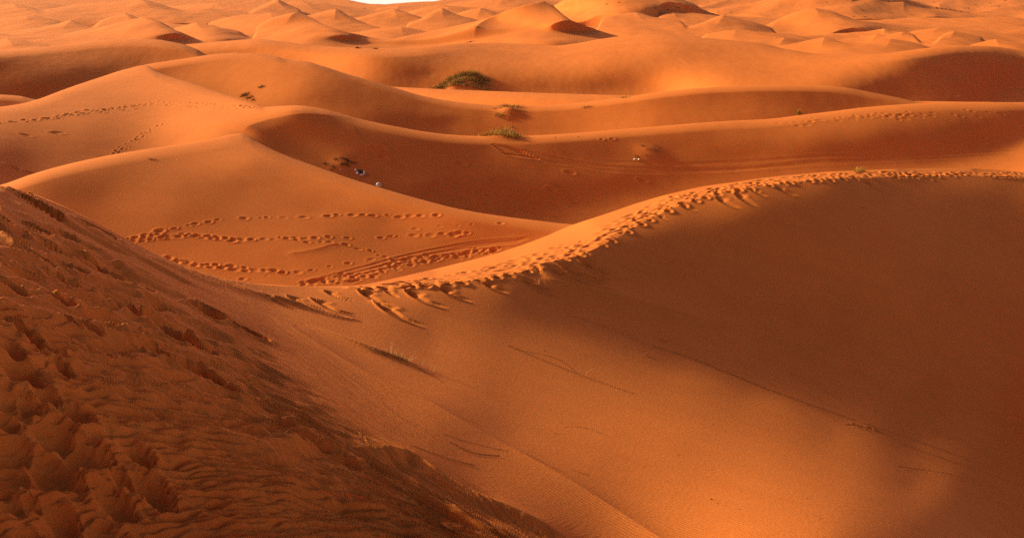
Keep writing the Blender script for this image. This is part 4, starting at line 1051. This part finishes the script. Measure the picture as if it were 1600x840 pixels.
grass('grass_bush', 'sixth', [(686, 139, 2.2, 1.2, 260, .85, .10), (695, 133, 1.8, 1.2, 240, .9, .10), (704, 127, 1.8, 1.2, 260, .95, .10), (713, 123, 2.0, 1.2, 300, 1.0, .10), (724, 121, 2.2, 1.6, 420, 1.35, .10), (736, 121, 2.6, 1.6, 560, 1.5, .10),
                                (745, 124, 2.0, 1.6, 320, 1.2, .10), (755, 126, 1.6, 1.0, 200, 1.0, .10), (735, 128, 4.0, 2.4, 380, .95, .10), (722, 131, 3.2, 2.4, 240, .8, .10), (704, 141, 2.0, 1.0, 150, .6, .10), (713, 137, 2.4, 1.2, 130, .55, .10), (750, 136, 3.2, 1.6, 110, .5, .10),
                                (762, 136, 3.6, 2.4, 60, .4, .09), (685, 144, .8, .6, 26, .4, .10), (744, 131, 2.2, 1.2, 140, .7, .10), (697, 137, 3.0, 1.4, 60, .4, .1), (712, 132, 2.4, 1.6, 220, .8, .1), (722, 127, 2.6, 1.6, 260, 1.0, .1), (741, 130, 2.6, 1.6, 260, .9, .1), (729, 134, 2.4, 1.6, 160, .7, .1), (716, 141, 1.8, 1.2, 110, .6, .1), (703, 136, 1.8, 1.2, 140, .7, .1), (756, 131, 2.2, 1.6, 120, .6, .1), (746, 138, 1.6, 1.2, 90, .5, .1), (705, 147, 1.6, 1.0, 110, .6, .1), (722, 149, 2.0, 1.0, 70, .5, .1), (736, 148, 2.0, 1.0, 90, .6, .1), (750, 148, 2.0, 1.0, 90, .5, .1), (690, 147, 1.4, 1.0, 80, .5, .1), (762, 147, 2.4, 1.2, 60, .4, .1), (714, 152, 2.0, .8, 40, .4, .1)],
      'large olive and straw grass bush crowning the biggest sand hummock in the middle distance', 'bush',
      [('foliage', M_OLIVE, 1.0, 1.0, .5), ('dry_grass', M_STRAW, 1.2, 1.1, .55), ('dead_stems', M_TWIG, .2, .7, .9)], 'grass hummocks among the dunes')
grass('sparse_bush', 'fourth', [(788, 166, 1.6, .8, 100, .55, .07), (800, 167, 2.2, .9, 170, .6, .07), (806, 169, 1.6, .8, 80, .5, .07), (778, 170, 1.4, .5, 50, .35, .07), (816, 174, 1.6, .8, 40, .35, .07), (795, 180, 3.0, 1.2, 50, .3, .07),
                               (781, 183, .9, .6, 60, .65, .06), (774, 179, .5, .4, 20, .5, .06), (794, 187, 1.0, .5, 26, .25, .07), (800, 199, .5, .4, 12, .2, .07)],
      'thin straggly bush with bare sand between its tufts, just above the yellow tussock', 'bush',
      [('foliage', M_OLIVE, .5, .9, .5), ('dry_grass', M_STRAW, .25, 1.1, .5), ('dead_stems', M_TWIG, .3, .7, .9)], 'grass hummocks among the dunes')
grass('grass_tussock', 'third', [(760, 213.5, 1.0, .5, 130, .45, .05), (768, 213, 1.0, .5, 150, .6, .05), (778, 213, 1.2, .6, 230, .75, .05), (787, 212.8, 1.2, .6, 300, .95, .05), (796, 213.5, 1.0, .6, 230, .8, .05), (804, 215, .9, .5, 130, .6, .05), (785, 216, 2.6, .8, 160, .5, .05), (798, 217, 1.6, .6, 100, .5, .05)],
      'long tussock of yellow-green grass on the crest above the curving wheel tracks', 'grass tussock',
      [('foliage', M_GREEN, .5, 1.0, .4), ('dry_grass', M_STRAW, .8, 1.2, .45), ('dead_stems', M_TWIG, .25, .5, .8)], 'grass hummocks among the dunes')
grass('round_shrub', 'fourth', [(1247, 179, .45, .35, 300, .9, .06), (1250, 180, .3, .3, 60, .3, .06)],
      'small round yellow-green shrub alone just behind the long trodden crest on the right', 'shrub',
      [('foliage', M_GREEN, .7, 1.0, .5), ('dead_stems', M_TWIG, .3, .55, .8)])
grass('grass_clump', 'strip', [(1343, 268, .38, .2, 90, .32, .025), (1336, 268, .2, .2, 40, .3, .025), (1349, 267.8, .2, .2, 50, .3, .025)],
      'short green grass clump on the far edge of the footprint-covered crest', 'grass clump', [('foliage', M_GREEN, .9, 1.0, .25), ('dry_grass', M_STRAW, .2, 1.2, .4)])
grass('grass_tuft', 'fourth', [(916, 167.5, .7, .3, 40, .55, .04), (911, 169, .5, .3, 26, .5, .04), (921, 167, .6, .3, 30, .3, .05)],
      'wispy straw tuft a little below the crest, left of the two on the lit rise', 'grass tuft', [('dry_grass', M_STRAW, .8, 1.0, .6), ('dead_stems', M_TWIG, .4, .6, 1.0)], 'wispy tufts on the low lit rise')
grass('grass_tuft', 'fourth', [(971, 152.8, .9, .3, 80, .45, .04), (978, 152.3, 1.0, .3, 70, .3, .05)],
      'low straw tuft right on the crest line of the low lit rise', 'grass tuft', [('dry_grass', M_STRAW, .7, 1.0, .6), ('dead_stems', M_TWIG, .5, .6, 1.0)], 'wispy tufts on the low lit rise')
grass('dry_twig', 'plain', [(235, 249.5, .32, .15, 34, .18, .03), (241, 249, .25, .12, 18, .14, .03)],
      'tiny dry plant with a long thin shadow on the smooth golden dune at left', 'dry plant', [('dead_stems', M_TWIG, 1.0, 1.0, .9)])
grass('dark_scrub', 'fourth', [(381, 149, 1.0, .6, 90, .3, .08), (389, 153, .9, .5, 70, .25, .08), (395, 156, .5, .4, 30, .2, .08)],
      'dark creeping scrub strung down the shaded reddish bowl near its lower edge', 'scrub', [('foliage', M_SCRUB, .8, 1.0, .8), ('dead_stems', M_TWIG, .3, .8, 1.0)], 'dark scrub in the reddish bowl')
grass('dark_scrub', 'fourth', [(407, 136.5, .6, .4, 50, .3, .08)],
      'single small scrub higher up the shaded reddish bowl', 'scrub', [('foliage', M_SCRUB, .8, 1.0, .8), ('dead_stems', M_TWIG, .3, .8, 1.0)], 'dark scrub in the reddish bowl')
for px, py, lay, lb in [(559, 75.8, 'sixth', 'left of two tiny dark green shrubs on the rim of the wide middle dune'), (585, 76.6, 'sixth', 'right of two tiny dark green shrubs on the rim of the wide middle dune')]:
    grass('small_shrub', lay, [(px, py, .9, .6, 50, .65 if px < 570 else .45, .14)], lb, 'shrub', [('foliage', M_SCRUB, 1.0, 1.0, .5)], 'shrubs on the rim of the middle dune')
for px, py in [(735, 66.5), (748, 58)]:
    grass('small_shrub', 'far_a', [(px, py, 2.6, .8, 50, .5, .2)], 'low dark green scrub at the foot of the pyramid dune, ' + ('lower of two' if py > 60 else 'upper of two'), 'shrub', [('foliage', M_SCRUB, 1.0, 1.0, .6)], 'scrub at the foot of the pyramid dune')
for px, py, w_ in [(535, 262, 0), (524, 251, 1), (533, 249.5, 1), (540, 252, 2), (545.5, 256, 3), (542, 260.5, 3), (534, 262, 2), (519, 267, 1), (508, 257, 1), (554, 257, 1), (521, 263, 1)][1:]:
    grass('dark_scrub', 'third', [(px, py, .35, .3, 26 + 14 * w_, .14 + .03 * w_, .05)], 'small dark prostrate scrub beside the heap of rubbish on the brown slope', 'scrub', [('foliage', M_SCRUB, 1.0, 1.0, 1.1)], 'scrub patch beside the rubbish heap')
for px, py in [(1026, 230), (1013, 237), (1024, 239), (1011, 246), (1003, 229.5), (995.5, 246.5), (1021, 235)]:
    grass('dark_scrub', 'third', [(px, py, .5, .3, 26, .2, .05)], 'sparse brown scrub above the upper wheel track', 'scrub', [('dead_stems', M_TWIG, 1.0, 1.0, 1.1)], 'scrub above the wheel tracks')
far_sh = [('far_f', 105, 15.5), ('far_f', 118, 16), ('far_d', 160, 15), ('far_f', 569, 11), ('far_e', 967, 5), ('far_e', 947, 8), ('far_e', 1023, 14), ('far_e', 1041, 16.5), ('far_e', 1057, 14), ('far_f', 1122, 22.5), ('far_f', 1141, 24), ('far_g', 1082, 6), ('far_g', 1104, 3),
          ('far_f', 1290, 7), ('far_f', 1332, 29), ('far_f', 1350, 31), ('far_f', 1365, 9), ('far_g', 1393, 4), ('far_g', 1459, 5), ('far_g', 1493, 2), ('far_g', 1524, 7), ('far_g', 1511, 12), ('far_g', 1527, 10), ('far_g', 1560, 12), ('far_f', 1590, 40), ('far_f', 1476, 20),
          ('far_f', 1424, 26), ('far_f', 1465, 32), ('far_g', 1546, 5), ('far_g', 1570, 3)]
protos = []
for i in range(3):
    V, Fc = [], []
    for k in range(150):
        blade(V, Fc, (R.gauss(0, 2.0 + .6 * i), R.gauss(0, 1.2), -.2), R.uniform(.8, 2.0), .35, R.uniform(.2, .9), R.uniform(0, 6.28), 2)
    me = bpy.data.meshes.new('far_shrub'); me.from_pydata(V, [], Fc); me.materials.append(M_SCRUB); protos.append(me)
for i, (lay, px, py) in enumerate(far_sh):
    o = bpy.data.objects.new('desert_shrub', protos[i % 3]); COL.objects.link(o)
    o.location = spot(lay, px, py); o.rotation_euler.z = R.uniform(0, 6)
    k = R.uniform(.5, .95) * (1.0 if lay != 'far_g' else 1.4)
    o.scale = (k, k, k)
    o['label'] = 'dark desert shrub, a mere speck on the high slopes near the skyline'; o['category'] = 'shrub'; o['group'] = 'shrubs dotted over the far slopes'

# dry stalks on the drift in the foreground
x0, y0, z0 = spot('near', 610, 556)
root = empty('dry_grass', (x0, y0, z0), 'wisps of bleached dry grass on the sand drift of the nearest slope', 'dry grass')
V, Fc = [], []
for px, py, h, ln, an in [(598, 551, .20, .9, 3.3), (600, 552, .14, 1.3, .2), (606, 553, .34, .3, 2.6), (611, 555, .42, .2, .6), (614, 556, .46, .25, 3.0), (618, 558, .3, .5, .3), (621, 560, .40, .2, 2.8), (625, 562, .24, .7, .4), (628, 563, .2, .9, 2.9), (640, 566, .46, .15, .2),
                          (641, 566, .40, .6, .3), (642, 567, .22, 1.2, .5), (604, 553, .16, 1.0, 3.0), (616, 557, .2, 1.2, 6.1), (658, 572, .2, .8, .1), (676, 582, .24, .6, .3), (582, 552, .12, .5, 1.4), (674, 578, .2, .4, 1.2)]:
    x, y, z = spot('near', px, py)
    for k in range(3):
        blade(V, Fc, (x - x0 + R.gauss(0, .03), y - y0 + R.gauss(0, .03), z - z0 - .01), h * R.uniform(.7, 1.1), .008, ln * R.uniform(.6, 1.2), an + R.gauss(0, .4), 6, curl=1.6)
mesh_obj('stalks', V, Fc, M_PALE, root)
V, Fc = [], []
for i in range(230):
    q = R.random()
    px = 575 + 62 * q; py = 548 + 20 * q + R.gauss(0, .8) + 1
    x, y, z = spot('near', px, py)
    blade(V, Fc, (x - x0, y - y0, z - z0), R.uniform(.03, .10) * (1.3 - abs(q - .7)), .008, R.uniform(.2, 1.6), R.uniform(0, 6.28), 3)
mesh_obj('stubble', V, Fc, M_TWIG, root)
V, Fc = [], []
for i in range(60):
    px = 608 + 24 * R.random(); py = 556 + (px - 608) * .32 + R.gauss(0, .8)
    x, y, z = spot('near', px, py)
    blade(V, Fc, (x - x0, y - y0, z - z0), R.uniform(.04, .10), .012, R.uniform(.2, 1.2), R.uniform(0, 6.28), 3)
mesh_obj('tufts', V, Fc, M_STRAW, root)
x0, y0, z0 = spot('near', 914, 586)
V, Fc = [], []
blade(V, Fc, (0, 0, -.02), .38, .010, 1.0, .1, 8, curl=1.0)
o = mesh_obj('grass_stalk', V, Fc, M_PALE, None); o.location = (x0, y0, z0)
o['label'] = 'one pale bent grass stalk standing alone on the big slope'; o['category'] = 'grass stalk'


def lump(seed, sx, sy, sz, crumple=.18, sub=3, flat=.35):
    """crumpled closed skin: a subdivided ball pushed in and out and flattened underneath"""
    import bmesh
    bm = bmesh.new()
    bmesh.ops.create_icosphere(bm, subdivisions=sub, radius=1.0)
    rr = np.random.default_rng(seed)
    o1, o2 = rr.uniform(0, 50, 2)
    for v in bm.verts:
        c = v.co
        a = float(noise(np.array([c.x * 1.6 + o1 + c.z]), np.array([c.y * 1.6 + o2 - c.z * .7]))[0])
        b2 = float(noise(np.array([c.x * 4 + o2 + c.z * 2]), np.array([c.y * 4 + o1 + c.z]))[0])
        k = 1 + crumple * 2.2 * a - crumple * 1.2 * abs(b2)
        v.co = Vector((c.x * sx * k, c.y * sy * k, max(c.z, -flat) * sz * k))
    V = [tuple(v.co) for v in bm.verts]; Fc = [[q.index for q in f.verts] for f in bm.faces]
    bm.free()
    return V, Fc


def sack(px, py, lay, size, label, mat, seed, tilt=0.0, cat='plastic bag', name='plastic_bag', up=0.0, rz=0.0, grp=None):
    x, y, z = spot(lay, px, py)
    root = empty(name, (x, y, z + up), label, cat, grp)
    root.rotation_euler = (tilt, 0, rz)
    sx, sy, sz = size
    V, Fc = lump(seed, sx, sy, sz, .2)
    V = [(a, b, c + sz * .3) for a, b, c in V]
    mesh_obj('bag_body', V, Fc, mat, root, True)
    V, Fc = [], []
    n = 8
    for i in range(n):                               # gathered neck with flared lips
        a = 2 * math.pi * i / n
        for rr_, zz in ((.16, 1.0), (.10, 1.25), (.28, 1.55 + .12 * (i % 2))):
            V.append((math.cos(a) * rr_ * sx + sx * .15, math.sin(a) * rr_ * sy, zz * sz * .95 + .0))
    for i in range(n):
        j = (i + 1) % n
        for k in range(2):
            Fc.append((i*3+k, j*3+k, j*3+k+1, i*3+k+1))
    mesh_obj('bag_neck', V, Fc, mat, root, False)
    return root


GR = 'rubbish heap on the brown slope'
sack(555.5, 268.5, 'third', (.17, .15, .16), 'small pinkish white bag, uppermost left in the rubbish heap', M_WHITE, 3, grp=GR)
sack(558, 273, 'third', (.20, .18, .22), 'pale grey-white bag in the middle of the rubbish heap, under the dark cloth', M_WHITE, 5, grp=GR)
sack(564, 275, 'third', (.26, .16, .14), 'long white bag lying at the bottom edge of the rubbish heap', M_WHITE, 7, rz=.3, grp=GR)
# blue and white striped sack, upright at the right of the heap
x, y, z = spot('third', 568.5, 274.5)
root = empty('striped_sack', (x, y, z), 'upright white sack with blue side panel at the right end of the rubbish heap', 'sack', GR)
V, Fc = lump(11, .17, .14, .34, .12)
mesh_obj('bag_body', [(a, b, c + .22) for a, b, c in V], Fc, M_WHITE, root, True)
V, Fc = lump(12, .05, .15, .30, .10)
mesh_obj('blue_panel', [(a + .10, b - .02, c + .22) for a, b, c in V], Fc, M_BLUE, root, True)
x, y, z = spot('third', 562.5, 270.5)
root = empty('dark_blanket', (x, y, z), 'dark crumpled blanket lying over the back of the rubbish heap', 'blanket', GR)
V, Fc = lump(21, .42, .26, .22, .28)
mesh_obj('folded_cloth', [(a, b, c + .10) for a, b, c in V], Fc, M_DARK, root, True)
V, Fc = lump(22, .16, .14, .12, .3)
mesh_obj('loose_end', [(a + .36, b - .3, c + .02) for a, b, c in V], Fc, M_DARK, root, True)
# rounded white container just behind the crest of the plain
x, y, z = spot('third', 590.5, 290)
root = empty('white_canister', (x, y, z - .05), 'rounded white canister with a dark opening, half hidden behind the crest', 'canister')
V, Fc = lump(31, .36, .25, .40, .02, sub=4)
mesh_obj('shell', [(a, b, c + .06) for a, b, c in V], Fc, M_WHITE, root, True)
V, Fc = [], []
for i in range(14):
    a = 2 * math.pi * i / 14
    for rr_, dy in ((.075, 0), (.085, -.035), (.06, -.03), (.055, .02)):
        V.append((math.cos(a) * rr_, dy, math.sin(a) * rr_ * .8))
for i in range(14):
    j = (i + 1) % 14
    for k in range(3):
        Fc.append((i*4+k, j*4+k, j*4+k+1, i*4+k+1))
Fc.append([i*4+3 for i in range(14)])
op = mesh_obj('opening', V, Fc, M_DARK, root)
op.location = (.17, -.19, .25); op.rotation_euler = (-.3, 0, .5)
sack(991.8, 250, 'third', (.20, .13, .12), 'left of two small white plastic bags beside the upper wheel track', M_WHITE, 41, grp='white bags beside the wheel track')
sack(998.5, 250, 'third', (.20, .13, .13), 'right of two small white plastic bags beside the upper wheel track', M_WHITE, 43, rz=.8, grp='white bags beside the wheel track')


def scrap(px, py, lay, size, label, grp=None):
    x, y, z = spot(lay, px, py)
    V, Fc = [], []
    n = 5
    for i in range(n):
        for j in range(n):
            V.append(((i - 2) * size / 4, (j - 2) * size / 6, size * .25 + size * .35 * math.sin(i * 1.9 + j) * math.cos(j * 1.4)))
    for i in range(n-1):
        for j in range(n-1):
            a = i*n + j; Fc.append((a, a+n, a+n+1, a+1))
    o = mesh_obj('paper_scrap', V, Fc, M_WHITE, None); o.location = (x, y, z)
    sol = o.modifiers.new('thickness', 'SOLIDIFY'); sol.thickness = .006
    o['label'] = label; o['category'] = 'paper scrap'
    if grp: o['group'] = grp
    return o


scrap(1496, 151, 'sixth', .42, 'white scrap caught on the darkest shaded dune at far right')
scrap(516, 257, 'third', .13, 'tiny white scrap among the scrub, farther from the rubbish heap', 'scraps among the scrub')
scrap(532, 269, 'third', .14, 'tiny white scrap just left of the rubbish heap', 'scraps among the scrub')

peb = []
for i in range(3):
    V, Fc = lump(60 + i, 1, .75, .6, .2, sub=2, flat=.5)
    me = bpy.data.meshes.new('pebble'); me.from_pydata(V, [], Fc); me.materials.append(M_STONE); peb.append(me)
for i, (px, py, sz, lay) in enumerate([(1111, 780, .030, 'near'), (867, 677, .024, 'near'), (902, 667, .02, 'near'), (964, 658, .02, 'near'), (1060, 711, .022, 'near'), (1114, 663, .022, 'near'), (1112, 733, .02, 'near'), (1005, 729, .016, 'near'), (666, 522, .03, 'near'), (914, 555, .03, 'near'),
                                       (1237, 584, .035, 'near'), (1260, 778, .02, 'near'), (1377, 749, .024, 'near'), (1347, 327 - 2, .07, 'near'), (1431, 823, .02, 'near'), (850, 548, .03, 'near'), (1000, 580, .028, 'near'), (739, 422 + 30, .03, 'near'), (1524, 451, .05, 'near'), (1000, 640, .02, 'near'),
                                       (858, 545 + 12, .03, 'near'), (1121, 785, .016, 'near'), (1155, 795, .018, 'near')]):
    o = bpy.data.objects.new('pebble', peb[i % 3]); COL.objects.link(o)
    x, y, z = spot(lay, px, py); o.location = (x, y, z + sz * .2); o.scale = (sz, sz, sz); o.rotation_euler.z = R.uniform(0, 6)
    o['label'] = 'tiny dark pebble on the smooth near slope' if px != 1111 else 'black pebble, the most distinct, low on the brightest part of the near slope'
    o['category'] = 'pebble'; o['group'] = 'dark pebbles on the near slope'
for i in range(34):
    px = R.uniform(690, 900) if i < 24 else R.uniform(850, 1100)
    py = R.uniform(305, 333) + (px - 700) * .06 if i < 24 else R.uniform(285, 330) - (px - 850) * .1
    o = bpy.data.objects.new('stone', peb[i % 3]); COL.objects.link(o)
    x, y, z = spot('third', px, py); sz = R.uniform(.04, .09); o.location = (x, y, z + sz * .2); o.scale = (sz, sz, sz); o.rotation_euler.z = R.uniform(0, 6)
    o['label'] = 'small dark stone low on the shaded brown face behind the rippled plain'; o['category'] = 'stone'; o['group'] = 'dark stones low on the brown face'
for px, py, lb in [(760, 305, 'largest dark stone on the shaded brown face above the rippled plain'), (665, 142.5, 'dark stone at the left foot of the grass hummock'), (688, 144.5, 'dark stone under the left end of the grass bush'), (800, 199, 'dark stone between the thin bush and the yellow tussock')]:
    lay = 'third' if py > 300 else ('fourth' if py > 190 else 'sixth')
    o = bpy.data.objects.new('stone', peb[1]); COL.objects.link(o)
    x, y, z = spot(lay, px, py); sz = {'third': .1, 'fourth': .16, 'sixth': .3}[lay]; o.location = (x, y, z + sz * .2); o.scale = (sz * 1.3, sz, sz)
    o['label'] = lb; o['category'] = 'stone'

# ------------------------------------------------------------------ dusty air
def build_haze():
    x1, y0, y1, zb, zt = 5800.0, -60.0, 5800.0, float(Z3.min()) + CAMZ - 1.5, float(max(Z3.max() + CAMZ, CAMZ)) + 12
    V = [(sx * x1, y, z) for z in (zb, zt) for y in (y0, y1) for sx in (-1, 1)]
    Fc = [(0, 2, 3, 1), (4, 5, 7, 6), (0, 1, 5, 4), (2, 6, 7, 3), (0, 4, 6, 2), (1, 3, 7, 5)]
    m = bpy.data.materials.new('dusty_air'); m.use_nodes = True
    t = m.node_tree; t.nodes.remove(t.nodes['Principled BSDF'])
    v = t.nodes.new('ShaderNodeVolumePrincipled')
    v.inputs['Color'].default_value = (1.0, .62, .45, 1)
    v.inputs['Density'].default_value = HAZE
    v.inputs['Anisotropy'].default_value = 0.2
    t.links.new(v.outputs[0], t.nodes['Material Output'].inputs['Volume'])
    o = mesh_obj('haze', V, Fc, m); o['kind'] = 'stuff'


HAZE = 0.00003
build_haze()
